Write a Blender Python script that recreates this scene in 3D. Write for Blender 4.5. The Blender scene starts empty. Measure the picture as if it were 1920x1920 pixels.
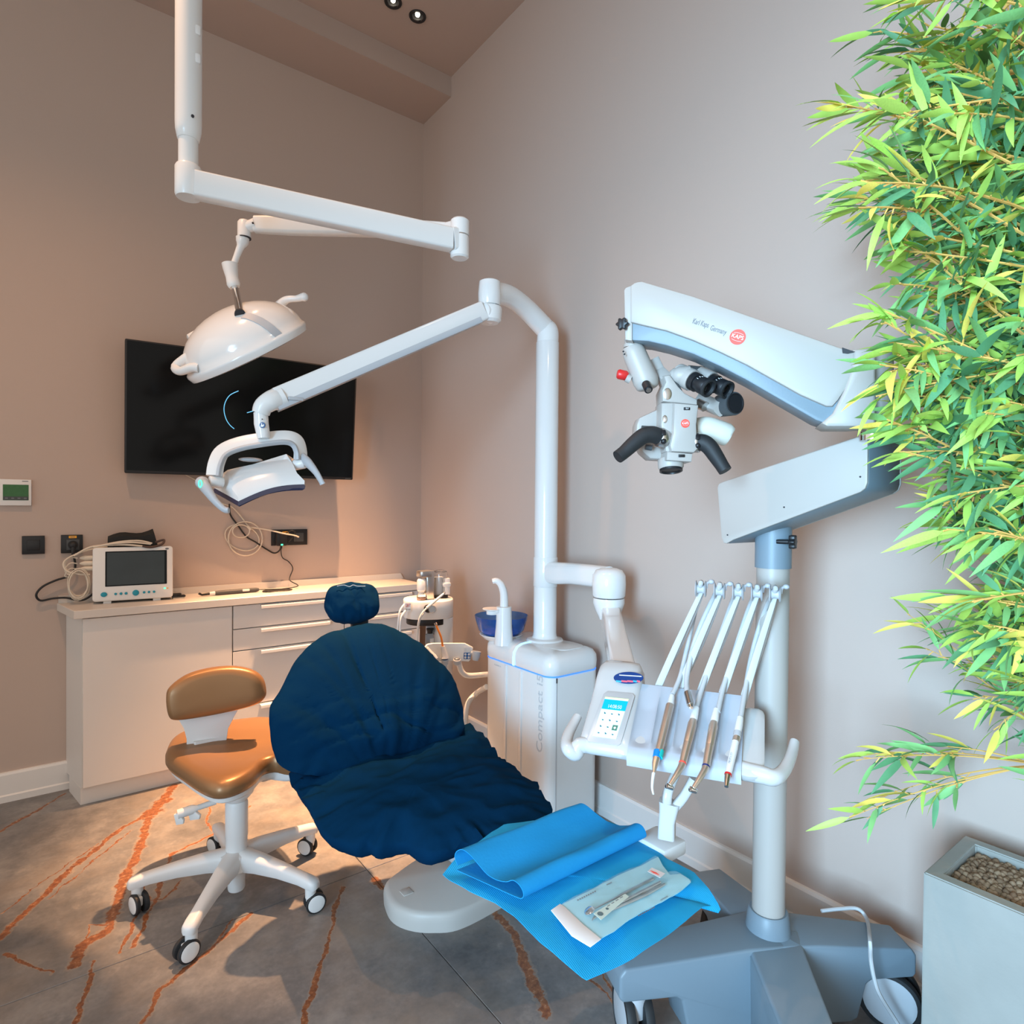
import bpy, bmesh, math, random
from mathutils import Vector, Matrix, noise
random.seed(7)
PI = math.pi
V = Vector
SC = bpy.context.scene
COL = SC.collection

# ---------------------------------------------------------------- camera
F = 1157.0
_y, _p, _r = (math.radians(a) for a in (37.105, -.696, .498))
FW = V((math.sin(_y)*math.cos(_p), math.cos(_y)*math.cos(_p), math.sin(_p)))
_rt = V((math.cos(_y), -math.sin(_y), 0)); _up = _rt.cross(FW)
RT = _rt*math.cos(_r) + _up*math.sin(_r)
UP = _up*math.cos(_r) - _rt*math.sin(_r)
EYE = V((0, 0, 1.35))
cam = bpy.data.cameras.new('camera'); cam.sensor_width = 36; cam.lens = 36*F/1920; cam.clip_start = .02
camo = bpy.data.objects.new('camera', cam); COL.objects.link(camo)
mw = Matrix((RT, UP, -FW)).transposed().to_4x4(); mw.translation = EYE
camo.matrix_world = mw
SC.camera = camo

# ---------------------------------------------------------------- light and exposure
SC.view_settings.view_transform = 'Standard'; SC.view_settings.look = 'None'
SC.view_settings.exposure = 0.0; SC.view_settings.gamma = 1; SC.view_settings.use_curve_mapping = False
W = bpy.data.worlds.new('world'); SC.world = W; W.use_nodes = True
W.node_tree.nodes['Background'].inputs[0].default_value = (1.0, .95, .885, 1)
W.node_tree.nodes['Background'].inputs[1].default_value = .98
def lamp(name, kind, loc, target, energy, color, **k):
    l = bpy.data.lights.new(name, kind); l.energy = energy; l.color = color
    for a, b in k.items(): setattr(l, a, b)
    o = bpy.data.objects.new(name, l); COL.objects.link(o); o.location = loc
    o.rotation_euler = (V(target)-V(loc)).to_track_quat('-Z', 'Y').to_euler()
    return o
WARM = (1.0, .54, .27)
# daylight entering through the glazed side of the room, left of the camera
lamp('daylight', 'AREA', (-2.6, -.75, 1.5), (1.95, .35, 1.15), 82, (.43, .73, 1.0), shape='RECTANGLE', size=1.2, size_y=2.0, spread=math.radians(74))
# recessed ceiling spots along the back wall and over the treatment area
SPOTS = [(1.422, 2.927, .90, 2.62, 2000, 32), (1.566, 2.933, 1.10, 3.15, 1150, 33), (-.25, 2.15, 0, 2.0, 120, 120), (.45, 2.75, .40, 2.8, 35, 44)]
for x, y, tx, ty, en, an in SPOTS:
    lamp('ceiling_or_fill_spot', 'SPOT', (x, y, 3.9), (tx, ty, 0), en, WARM, spot_size=math.radians(an), spot_blend=1, shadow_soft_size=.03)
lamp('ceiling_or_fill_spot', 'SPOT', (.9, .6, 3.88), (1.0, .9, 0), 30, (1, .74, .52), spot_size=math.radians(100), spot_blend=.9, shadow_soft_size=.05)  # added fill spot out of view, weakly warms the front floor

# ---------------------------------------------------------------- helpers
def at(px, py, **k):
    r = FW + RT*((px-960)/F) + UP*((960-py)/F)
    a, v = list(k.items())[0]
    if a == 'd': t = v
    else:
        i = 'xyz'.index(a); t = (v-EYE[i])/r[i]
    return EYE + r*t
def onpl(px, py, p, n):
    r = FW + RT*((px-960)/F) + UP*((960-py)/F); n = V(n)
    return EYE + r*((V(p)-EYE).dot(n)/r.dot(n))

WM = {}
def thing(name, label, cat, loc=(0, 0, 0), group=None):
    o = bpy.data.objects.new(name, None); COL.objects.link(o); o.empty_display_size = .05
    o.location = loc; o['label'] = label; o['category'] = cat
    if group: o['group'] = group
    WM[o] = Matrix.Translation(V(loc)); return o
def finish(bm, name, ang=40):
    bmesh.ops.remove_doubles(bm, verts=bm.verts, dist=1e-6)
    bmesh.ops.recalc_face_normals(bm, faces=bm.faces)
    me = bpy.data.meshes.new(name); bm.to_mesh(me); bm.free()
    if ang is not None:
        for p in me.polygons: p.use_smooth = True
        me.set_sharp_from_angle(angle=math.radians(ang))
    return me
def obj(name, bm, mat, parent=None, ang=40, label=None, **tag):
    """mesh authored in world coordinates; becomes a child of parent when given"""
    M = WM[parent] if parent else None
    if M is None:
        vs = [v.co for v in bm.verts]
        lo = [min(c[i] for c in vs) for i in range(3)]; hi = [max(c[i] for c in vs) for i in range(3)]
        M = Matrix.Translation(V(((lo[0]+hi[0])/2, (lo[1]+hi[1])/2, lo[2])))
    bm.transform(M.inverted())
    me = finish(bm, name, ang)
    for m in (mat if isinstance(mat, (list, tuple)) else [mat]): me.materials.append(m)
    o = bpy.data.objects.new(name, me); COL.objects.link(o)
    if parent: o.parent = parent
    else: o.matrix_world = M
    WM[o] = M
    if label: o['label'] = label
    for a, b in tag.items(): o['category' if a == 'cat' else a] = b
    return o
def copy_tree(o, parent=None):
    c = o.copy(); COL.objects.link(c); c.parent = parent; WM[c] = WM[o]
    for ch in [x for x in COL.objects if x.parent == o]: copy_tree(ch, c)
    return c
def NB(): return bmesh.new()
def merge(bm, t, mx=None, mi=None):
    if mx is not None: t.transform(mx)
    if mi is not None:
        for f in t.faces: f.material_index = mi
    me = bpy.data.meshes.new('t'); t.to_mesh(me); t.free(); bm.from_mesh(me); bpy.data.meshes.remove(me); return bm
def box(bm, c, s, bev=0, seg=2, mx=None, mi=None, taper=None):
    t = NB(); bmesh.ops.create_cube(t, size=1)
    for v in t.verts:
        v.co = V((v.co.x*s[0], v.co.y*s[1], v.co.z*s[2]))
    if taper:
        for v in t.verts:
            k = v.co.z/s[2]+.5; v.co.x *= 1+(taper-1)*k; v.co.y *= 1+(taper-1)*k
    if bev: bmesh.ops.bevel(t, geom=t.edges[:], offset=bev, segments=seg, affect='EDGES', profile=.5, clamp_overlap=True)
    bmesh.ops.translate(t, verts=t.verts, vec=V(c))
    return merge(bm, t, mx, mi)
def ring_faces(t, rings, closed=False, caps=True):
    n = len(rings[0]); R = [[t.verts.new(p) for p in r] for r in rings]
    pairs = list(zip(R, R[1:])) + ([(R[-1], R[0])] if closed else [])
    for a, b in pairs:
        for i in range(n): t.faces.new((a[i], a[(i+1) % n], b[(i+1) % n], b[i]))
    if caps and not closed:
        t.faces.new(R[0][::-1]); t.faces.new(R[-1])
def loft(bm, rings, caps=True, closed=False, mx=None, mi=None):
    t = NB(); ring_faces(t, rings, closed, caps); return merge(bm, t, mx, mi)
def cr(pts, n=6, closed=False):
    P = [V(p) for p in pts]; out = []; N = len(P)
    for i in range(N if closed else N-1):
        if closed: a, b, c, d = P[i-1], P[i], P[(i+1) % N], P[(i+2) % N]
        else: a, b, c, d = P[max(i-1, 0)], P[i], P[i+1], P[min(i+2, N-1)]
        for j in range(n):
            s = j/n
            out.append(.5*((2*b)+(c-a)*s+(2*a-5*b+4*c-d)*s*s+(3*b-a-3*c+d)*s**3))
    if not closed: out.append(P[-1])
    return out
def tube(bm, pts, r, seg=10, smooth=0, closed=False, caps=True, sec=None, mi=None, up=None):
    """r a number or a list; sec: list of 2D points for a non-round section (scaled by r)"""
    P = [V(p) for p in pts]
    rl = list(r) if isinstance(r, (list, tuple)) else [r]*len(P)
    if smooth:
        P2 = cr(P, smooth, closed); n0 = len(P); rr = []
        for i in range(len(P2)):
            f = i/smooth; k = int(f) % n0; rr.append(rl[k] + (rl[min(k+1, n0-1) if not closed else (k+1) % n0]-rl[k])*(f-int(f)))
        P, rl = P2, rr
    sec = sec or [(math.cos(2*PI*i/seg), math.sin(2*PI*i/seg)) for i in range(seg)]
    N = len(P); rings = []; u = None
    for i in range(N):
        if closed: t = (P[(i+1) % N]-P[i-1])
        else: t = P[min(i+1, N-1)]-P[max(i-1, 0)]
        t.normalize()
        if u is None:
            u = V(up) if up else (V((0, 0, 1)) if abs(t.z) < .9 else V((1, 0, 0)))
        u = u - t*u.dot(t)
        if u.length < 1e-6: u = t.orthogonal()
        u.normalize(); w = t.cross(u)
        rings.append([P[i] + (w*a + u*b)*rl[i] for a, b in sec])
    return loft(bm, rings, caps, closed, mi=mi)
def axm(o, z, x=None):
    """matrix with origin o, local z along z"""
    z = V(z).normalized()
    x = V(x) if x is not None else (V((1, 0, 0)) if abs(z.x) < .9 else V((0, 1, 0)))
    x = (x - z*x.dot(z)).normalized(); y = z.cross(x)
    m = Matrix((x, y, z)).transposed().to_4x4(); m.translation = V(o); return m
def fr(o, x, y):
    x = V(x).normalized(); y = V(y); y = (y - x*y.dot(x)).normalized(); z = x.cross(y)
    m = Matrix((x, y, z)).transposed().to_4x4(); m.translation = V(o); return m
def lathe(bm, prof, mx=None, seg=24, mi=None, caps=True):
    rings = [[V((max(r, 1e-4)*math.cos(2*PI*i/seg), max(r, 1e-4)*math.sin(2*PI*i/seg), z)) for i in range(seg)] for r, z in prof]
    t = NB(); ring_faces(t, rings, False, caps); return merge(bm, t, mx, mi)
def cyl(bm, a, b, r, r2=None, seg=20, bev=0, mi=None):
    a, b = V(a), V(b); L = (b-a).length; r2 = r if r2 is None else r2
    p = [(r, 0), (r2, L)] if not bev else [(r-bev, 0), (r-bev*.3, bev*.3), (r, bev), (r2, L-bev), (r2-bev*.3, L-bev*.3), (r2-bev, L)]
    return lathe(bm, p, axm(a, b-a), seg, mi)
def rrect(w, h, r, n=4):
    out = []
    for cx, cy, a0 in ((w/2-r, h/2-r, 0), (-w/2+r, h/2-r, 90), (-w/2+r, -h/2+r, 180), (w/2-r, -h/2+r, 270)):
        for i in range(n+1):
            a = math.radians(a0+90*i/n); out.append((cx+r*math.cos(a), cy+r*math.sin(a)))
    return out
def prism(bm, poly, z0, z1, mx=None, bev=0, seg=2, mi=None):
    t = NB(); n = len(poly)
    a = [t.verts.new((p[0], p[1], z0)) for p in poly]; b = [t.verts.new((p[0], p[1], z1)) for p in poly]
    t.faces.new(a[::-1]); t.faces.new(b)
    sides = [t.faces.new((a[i], a[(i+1) % n], b[(i+1) % n], b[i])) for i in range(n)]
    bmesh.ops.recalc_face_normals(t, faces=t.faces)
    if bev:
        es = [e for e in t.edges if abs(e.verts[0].co.z-e.verts[1].co.z) < 1e-7]
        bmesh.ops.bevel(t, geom=es, offset=bev, segments=seg, affect='EDGES', profile=.5, clamp_overlap=True)
    return merge(bm, t, mx, mi)
def ball(bm, c, r, seg=16, mx=None, mi=None, sc=(1, 1, 1)):
    t = NB(); bmesh.ops.create_uvsphere(t, u_segments=seg, v_segments=max(6, seg//2), radius=1)
    for v in t.verts: v.co = V((v.co.x*r*sc[0]+c[0], v.co.y*r*sc[1]+c[1], v.co.z*r*sc[2]+c[2]))
    return merge(bm, t, mx, mi)
def text(name, body, size, mx, mat, parent, width=None, depth=.0006, spacing=1):
    c = bpy.data.curves.new('t', 'FONT'); c.body = body; c.size = size; c.align_x = 'CENTER'; c.align_y = 'CENTER'; c.extrude = depth/2; c.space_character = spacing
    o = bpy.data.objects.new('t', c); COL.objects.link(o); bpy.context.view_layer.update()
    me = bpy.data.meshes.new_from_object(o.evaluated_get(bpy.context.evaluated_depsgraph_get()))
    bpy.data.objects.remove(o); bpy.data.curves.remove(c)
    bm = NB(); bm.from_mesh(me); bpy.data.meshes.remove(me)
    if width:
        xs = [v.co.x for v in bm.verts]; k = width/(max(xs)-min(xs))
        for v in bm.verts: v.co.x *= k
    bm.transform(mx)
    return obj(name, bm, mat, parent, ang=None)

# ---------------------------------------------------------------- materials
def lin(r, g, b):
    return tuple(((c/255)/12.92 if c <= 10 else ((c/255+.055)/1.055)**2.4) for c in (r, g, b)) + (1,)
def mat(name, col, rough=.5, metal=0, spec=.5, bump=0, bscale=80, var=0, vscale=6, trans=0, emit=None, es=1, coat=0, ior=1.45, alpha=1, sheen=0):
    m = bpy.data.materials.new(name); m.use_nodes = True; nt = m.node_tree; n = nt.nodes; b = n['Principled BSDF']
    col = col if len(col) == 4 else tuple(col)+(1,)
    b.inputs['Base Color'].default_value = col; b.inputs['Roughness'].default_value = rough
    b.inputs['Metallic'].default_value = metal; b.inputs['Specular IOR Level'].default_value = spec
    b.inputs['Transmission Weight'].default_value = trans; b.inputs['IOR'].default_value = ior
    b.inputs['Coat Weight'].default_value = coat; b.inputs['Alpha'].default_value = alpha
    if sheen: b.inputs['Sheen Weight'].default_value = sheen
    if emit: b.inputs['Emission Color'].default_value = emit; b.inputs['Emission Strength'].default_value = es
    tc = n.new('ShaderNodeTexCoord')
    if var:
        t = n.new('ShaderNodeTexNoise'); t.inputs['Scale'].default_value = vscale; t.inputs['Detail'].default_value = 4
        nt.links.new(tc.outputs['Object'], t.inputs['Vector'])
        mx = n.new('ShaderNodeMix'); mx.data_type = 'RGBA'
        mx.inputs['A'].default_value = tuple(c*(1-var) for c in col[:3])+(1,); mx.inputs['B'].default_value = tuple(min(1, c*(1+var)) for c in col[:3])+(1,)
        nt.links.new(t.outputs['Fac'], mx.inputs['Factor']); nt.links.new(mx.outputs['Result'], b.inputs['Base Color'])
    if bump:
        t = n.new('ShaderNodeTexNoise'); t.inputs['Scale'].default_value = bscale; t.inputs['Detail'].default_value = 3
        nt.links.new(tc.outputs['Object'], t.inputs['Vector'])
        bp = n.new('ShaderNodeBump'); bp.inputs['Strength'].default_value = bump; bp.inputs['Distance'].default_value = .01
        nt.links.new(t.outputs['Fac'], bp.inputs['Height']); nt.links.new(bp.outputs['Normal'], b.inputs['Normal'])
    return m
WALL = mat('wall paint', (.49, .395, .345), .85, bump=.05, bscale=260, var=.02, vscale=1.2)
CEIL = mat('ceiling paint', (.44, .35, .305), .9, var=.02, vscale=2)
WHITE = mat('white plastic', (.765, .765, .755), .28, coat=.15, var=.015, vscale=8)
WHITEM = mat('white enamel', (.73, .73, .725), .38, var=.015, vscale=5)
GLOSSW = mat('gloss white', (.765, .765, .76), .15, coat=.4, var=.01)
CAB = mat('cabinet laminate', (.70, .67, .645), .45, var=.02, vscale=3)
TOP = mat('worktop laminate', (.62, .58, .54), .4, bump=.03, bscale=120, var=.02, vscale=10)
BASEB = mat('skirting paint', (.74, .73, .72), .4, var=.02)
LGREY = mat('light grey plastic', (.46, .48, .51), .4, var=.02)
GREYB = mat('blue grey enamel', (.185, .24, .285), .42, bump=.03, bscale=300, var=.03, vscale=6)
DGREY = mat('dark grey plastic', (.06, .065, .07), .5, var=.05)
BLACK = mat('black plastic', (.012, .012, .014), .4, var=.05)
RUBBER = mat('black rubber', (.018, .019, .021), .6, bump=.05, bscale=300, var=.05)
CHROME = mat('chrome', (.75, .74, .73), .12, 1, var=.02)
STEEL = mat('brushed steel', (.55, .53, .51), .3, 1, bump=.03, bscale=400, var=.05)
BRONZE = mat('champagne metal', (.80, .67, .57), .36, .9, bump=.02, bscale=400, var=.03)
CONSW = mat('console white', (.56, .55, .54), .2, coat=.3, var=.01)
HOSEW = mat('hose white', (.52, .53, .535), .45, var=.02)
SEAM = mat('dark seam', (.03, .03, .035), .6, var=.02)
RED = mat('red enamel', lin(205, 40, 40), .35, var=.03)
LOGO = mat('orange red print', lin(245, 84, 70), .45, var=.02)
LOGOW = mat('white print', (.85, .85, .85), .5, var=.01)
INK = mat('grey ink', (.16, .17, .19), .6, var=.02)
PALEINK = mat('pale grey lettering', (.55, .57, .59), .5)
INKD = mat('dark ink', (.03, .03, .04), .6, var=.02)
NAVY = mat('navy disposable cover', (.001, .0215, .060), .9, spec=.04, bump=.10, bscale=55, var=.18, vscale=5)
BIB = mat('blue crepe paper', (.005, .345, .66), .75, bump=.06, bscale=200, var=.06, vscale=9)
WRAP = mat('blue nonwoven wrap', (.003, .26, .58), .8, bump=.05, bscale=150, var=.05, vscale=12)
GOLD = mat('bronze vinyl', (.30, .16, .072), .36, .40, bump=.02, bscale=350, var=.06, vscale=7)
TEAL = mat('teal button', lin(20, 140, 165), .35, var=.03)
ORANGE = mat('orange tube', lin(225, 120, 25), .4, var=.03)
CONC = mat('concrete', (.30, .305, .285), .8, bump=.12, bscale=40, var=.14, vscale=7)
PEBB = [mat('clay pebble', c, .85, bump=.2, bscale=120, var=.15, vscale=40) for c in ((.26, .17, .105), (.33, .23, .15), (.20, .13, .08))]
SCREEN = mat('dark glass screen', (.004, .005, .006), .12, spec=.16, var=.05)
MWHITE = mat('microscope white', (.42, .385, .355), .4, var=.015, vscale=5)
GREENLED = mat('green led', (.05, .6, .3), .4, emit=(.1, 1, .5, 1), es=1.5)
BLUELED = mat('blue light strip', (.3, .6, 1), .4, emit=(.30, .62, 1, 1), es=1.7)
CYAN = mat('screen cyan line', (.1, .4, .6), .4, emit=(.16, .55, .9, 1), es=.9)
CLEAR = mat('clear plastic', (.95, .97, .98), .05, trans=1, ior=1.3)
BLUEGL = mat('blue glass', (.14, .38, .92), .04, trans=.92, ior=1.35)
CREAM = mat('cream cable', (.66, .58, .48), .5, var=.03)
YELLOW = mat('yellow label', lin(235, 165, 40), .6, var=.03)
# ---------------------------------------------------------------- floor material: grey stone with rust veins printed on the tiles
D, R, ZC, ZS, YS = 3.56, 1.95, 3.92, 3.80, 3.22
def floor_mat():
    m = bpy.data.materials.new('veined stone tile'); m.use_nodes = True; nt = m.node_tree; N = nt.nodes; L = nt.links; b = N['Principled BSDF']
    def node(t, **k):
        n = N.new(t)
        for a, v in k.items(): setattr(n, a, v)
        return n
    def val(x, sock):
        if isinstance(x, (int, float)): sock.default_value = x
        elif isinstance(x, (tuple, list, Vector)): sock.default_value = tuple(x)
        else: L.new(x, sock)
    def math_(op, a, b_=None, c=None, clamp=False):
        n = node('ShaderNodeMath', operation=op, use_clamp=clamp); val(a, n.inputs[0])
        if b_ is not None: val(b_, n.inputs[1])
        if c is not None: val(c, n.inputs[2])
        return n.outputs[0]
    def vm(op, a, b_=None, out=0):
        n = node('ShaderNodeVectorMath', operation=op); val(a, n.inputs[0])
        if b_ is not None:
            if op == 'SCALE': val(b_, n.inputs['Scale'])
            else: val(b_, n.inputs[1])
        return n.outputs['Value'] if op in ('DOT_PRODUCT', 'LENGTH') else n.outputs[0]
    geo = node('ShaderNodeNewGeometry'); pos = geo.outputs['Position']
    def noise(vec, scale, detail=4, rough=.55, col=False):
        n = node('ShaderNodeTexNoise'); n.inputs['Scale'].default_value = scale; n.inputs['Detail'].default_value = detail; n.inputs['Roughness'].default_value = rough
        L.new(vec, n.inputs['Vector']); return n.outputs['Color'] if col else n.outputs['Fac']
    # cloudy grey ground
    n1 = noise(pos, 2.3, 6, .6); n2 = noise(pos, 14, 5, .6); n3 = noise(pos, 70, 3)
    g = math_('ADD', math_('MULTIPLY', n1, .62), math_('ADD', math_('MULTIPLY', n2, .26), math_('MULTIPLY', n3, .12)))
    ramp = node('ShaderNodeValToRGB'); L.new(g, ramp.inputs[0]); e = ramp.color_ramp.elements
    e[0].position = .34; e[0].color = (.085, .088, .093, 1); e[1].position = .66; e[1].color = (.32, .31, .30, 1)
    k = e.new(.5); k.color = (.178, .176, .178, 1)
    wm = node('ShaderNodeValToRGB'); L.new(noise(pos, 1.7, 6, .65), wm.inputs[0]); wm.color_ramp.elements[0].position = .47; wm.color_ramp.elements[1].position = .68
    pm_ = node('ShaderNodeMix', data_type='RGBA'); L.new(math_('MULTIPLY', wm.outputs[0], .55), pm_.inputs['Factor']); L.new(ramp.outputs[0], pm_.inputs['A']); pm_.inputs['B'].default_value = (.33, .265, .205, 1)
    pl = node('ShaderNodeValToRGB'); L.new(noise(pos, 5.5, 8, .72), pl.inputs[0]); pl.color_ramp.elements[0].position = .58; pl.color_ramp.elements[1].position = .74
    pb = node('ShaderNodeMix', data_type='RGBA'); L.new(math_('MULTIPLY', pl.outputs[0], .45), pb.inputs['Factor']); L.new(pm_.outputs['Result'], pb.inputs['A']); pb.inputs['B'].default_value = (.42, .38, .33, 1)
    base = pb.outputs['Result']
    # rust veins
    w1 = vm('SCALE', vm('SUBTRACT', noise(pos, 9, 4, .6, True), (.5, .5, .5)), .05)
    w2 = vm('SCALE', vm('SUBTRACT', noise(pos, 45, 3, .6, True), (.5, .5, .5)), .016)
    p = vm('MULTIPLY', vm('ADD', pos, vm('ADD', w1, w2)), (1, 1, 0))
    A = lambda L_, s=1/3, ox=0, oy=1400: [at(ox+x*s, oy+y*s, z=0) for x, y in L_]
    B = lambda L_: A(L_, .3646, 700, 1480)
    veins = [(A([(985, 215), (850, 370), (800, 520), (690, 770), (600, 1040), (480, 1090), (420, 1230)]), .017),
             (A([(920, 300), (830, 400)]), .03), (A([(850, 370), (700, 450), (400, 690), (180, 900), (0, 1080)]), .011),
             (A([(740, 470), (520, 640), (270, 860)]), .003), (A([(550, 550), (200, 790), (0, 940)]), .003),
             (A([(370, 260), (220, 350), (0, 475)]), .007),
             (A([(1210, 480), (960, 610), (940, 680), (850, 900), (760, 1120)]), .007),
             (A([(700, 760), (790, 745), (830, 860), (780, 930), (680, 1150)]), .005), (A([(1020, 760), (900, 860), (830, 870)]), .004),
             (A([(1190, 330), (1160, 420), (1205, 490)]), .005), (A([(1410, 330), (1370, 370)]), .005),
             (A([(1410, 940), (1230, 1090), (1000, 1280), (900, 1370), (790, 1560)]), .008), (A([(1300, 970), (1200, 1120), (1000, 1270)]), .003),
             (A([(530, 1205), (480, 1380), (430, 1560)]), .007), (A([(1920, 790), (1780, 1300), (1710, 1560)]), .008),
             (A([(40, 1165), (150, 1215), (290, 1267)]), .006), (A([(600, 1010), (510, 1000), (480, 1090)]), .003),
             (B([(625, 630), (710, 745), (780, 890), (870, 1100), (890, 1152)]), .014),
             (B([(1120, 970), (1200, 1050), (1262, 1140)]), .004), (B([(1160, 940), (1230, 1030), (1275, 1090)]), .004), (B([(1510, 695), (1532, 735)]), .006),
             (B([(5, 450), (42, 505)]), .012)]
    tot = None
    for pts, w in veins:
        dmin = None
        for a, c in zip(pts, pts[1:]):
            a = V((a.x, a.y, 0)); ab = V((c.x, c.y, 0))-a
            ap = vm('SUBTRACT', p, a)
            t = math_('MULTIPLY', vm('DOT_PRODUCT', ap, ab), 1/ab.length_squared, clamp=True)
            dd = vm('LENGTH', vm('SUBTRACT', ap, vm('SCALE', tuple(ab), t)))
            dmin = dd if dmin is None else math_('MINIMUM', dmin, dd)
        f = math_('DIVIDE', dmin, w)
        tot = f if tot is None else math_('MINIMUM', tot, f)
    thick = math_('ADD', math_('MULTIPLY', noise(pos, 16, 6, .75), 3.6), -.85)
    edge = math_('SUBTRACT', thick, tot)
    mask = math_('MULTIPLY', edge, 6.0, clamp=True)
    # faint fine random veins too
    fv = noise(vm('MULTIPLY', pos, (1, .45, 1)), 2.2, 7, .62)
    fm = math_('MULTIPLY', math_('SUBTRACT', .006, math_('ABSOLUTE', math_('SUBTRACT', fv, .53))), 60, clamp=True)
    mixf = node('ShaderNodeMix', data_type='RGBA'); L.new(math_('MULTIPLY', fm, .10), mixf.inputs['Factor']); L.new(base, mixf.inputs['A']); mixf.inputs['B'].default_value = (.40, .25, .15, 1)
    vr = node('ShaderNodeValToRGB'); L.new(noise(pos, 60, 4, .7), vr.inputs[0]); ve = vr.color_ramp.elements
    ve[0].position = .38; ve[0].color = (.15, .055, .027, 1); ve[1].position = .72; ve[1].color = (.48, .33, .22, 1); q = ve.new(.58); q.color = (.27, .105, .043, 1)
    mixv = node('ShaderNodeMix', data_type='RGBA'); L.new(mask, mixv.inputs['Factor']); L.new(mixf.outputs['Result'], mixv.inputs['A']); L.new(vr.outputs[0], mixv.inputs['B'])
    halo = math_('MULTIPLY', math_('SUBTRACT', .42, math_('ABSOLUTE', math_('ADD', edge, .15))), 1.6, clamp=True)
    mh = node('ShaderNodeMix', data_type='RGBA'); L.new(math_('MULTIPLY', math_('MULTIPLY', halo, noise(pos, 30, 3)), .75), mh.inputs['Factor']); L.new(mixv.outputs['Result'], mh.inputs['A']); mh.inputs['B'].default_value = (.46, .33, .22, 1)
    L.new(mh.outputs['Result'], b.inputs['Base Color'])
    b.inputs['Roughness'].default_value = .42; b.inputs['Specular IOR Level'].default_value = .4
    return m
FLOOR = floor_mat()
GROUT = mat('grout', (.12, .115, .11), .9, var=.05)

# ---------------------------------------------------------------- room shell
X0, Y0 = -2.4, -1.8
bm = NB(); box(bm, ((X0+R)/2, (Y0+D)/2, -.03), (R-X0+.2, D-Y0+.2, .05)); floor = obj('floor', bm, GROUT, kind='structure')
jx, jy, T, gp = .945, 2.115, 1.2, .0022
xs = sorted({X0, R} | {jx+T*i for i in range(-3, 2) if X0 < jx+T*i < R}); ys = sorted({Y0, D} | {jy+T*i for i in range(-4, 2) if Y0 < jy+T*i < D})
for a, b in zip(xs, xs[1:]):
    for c, d in zip(ys, ys[1:]):
        bm = NB(); box(bm, ((a+b)/2, (c+d)/2, -.006), (b-a-gp, d-c-gp, .012), .0012, 1); obj('tile', bm, FLOOR, floor)
def slab(name, c, s, m, **k): bm = NB(); box(bm, c, s); return obj(name, bm, m, kind='structure', **k)
slab('wall_back', ((X0+R)/2, D+.05, ZC/2), (R-X0, .1, ZC), WALL)
slab('wall_right', (R+.05, (Y0+D)/2, ZC/2), (.1, D-Y0+.2, ZC), WALL)
slab('trim_1', ((X0+R)/2, (YS+D)/2, (ZS+ZC)/2), (R-X0, D-YS, ZC-ZS), CEIL)
# ceiling with two recesses for the visible downlights
bm = NB(); box(bm, ((X0+R)/2, (Y0+D)/2, ZC+.16), (R-X0+.2, D-Y0+.2, .1))
ceiling = None
hx, hy = 1.494, 2.93
def frame_slab(bm, holes, x0, x1, y0, y1, z, h):
    xs_ = sorted({x0, x1} | {v for c in holes for v in (c[0]-c[2], c[0]+c[2])}); ys_ = sorted({y0, y1} | {v for c in holes for v in (c[1]-c[2], c[1]+c[2])})
    for a, b in zip(xs_, xs_[1:]):
        for c, d in zip(ys_, ys_[1:]):
            mx_, my_ = (a+b)/2, (c+d)/2
            if any(abs(mx_-q[0]) < q[2] and abs(my_-q[1]) < q[2] for q in holes): continue
            box(bm, (mx_, my_, z+h/2), (b-a, d-c, h))
frame_slab(bm, [(1.422, 2.927, .03), (1.566, 2.933, .03)], X0-.1, R+.1, Y0-.1, D+.1, ZC, .11)
obj('ceiling', bm, CEIL, kind='structure')
def skirting(name, a, b, n):
    """stepped skirting profile extruded from a to b; n points into the room"""
    bm = NB(); a, b, n = V(a), V(b), V(n)
    prof = [(0, 0), (.022, 0), (.022, .028), (.017, .034), (.016, .12), (.011, .13), (0, .131)]
    loft(bm, [[p + n*u + V((0, 0, z)) for u, z in prof] for p in (a, b)])
    obj(name, bm, BASEB, ang=20, kind='structure')
skirting('baseboard_back', (X0, D, 0), (.095, D, 0), (0, -1, 0))
skirting('baseboard_right', (R, D, 0), (R, Y0, 0), (-1, 0, 0))

# recessed downlights
for i, ((x, y), lab) in enumerate(zip([q[:2] for q in SPOTS[:2]], ('black recessed ceiling spotlight at the very top edge, farther from the corner', 'black recessed ceiling spotlight nearer the right wall'))):
    t = thing('downlight', lab, 'spotlight', (x, y, ZC-.004), 'recessed ceiling spotlights')
    bm = NB(); lathe(bm, [(.030, -.001), (.043, -.004), (.045, 0), (.045, .006), (.030, .006)], Matrix.Translation((x, y, ZC-.003)), caps=False); obj('trim_ring', bm, BLACK, t)
    bm = NB(); lathe(bm, [(.029, 0), (.028, .05), (.012, .075)], Matrix.Translation((x, y, ZC)), caps=False); obj('reflector', bm, BLACK, t)
    bm = NB(); ball(bm, (x, y, ZC+.008), .0125, 12); obj('bulb', bm, mat('lamp glow', (1, .9, .75), .5, emit=(1, .86, .66, 1), es=14), t)

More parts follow.
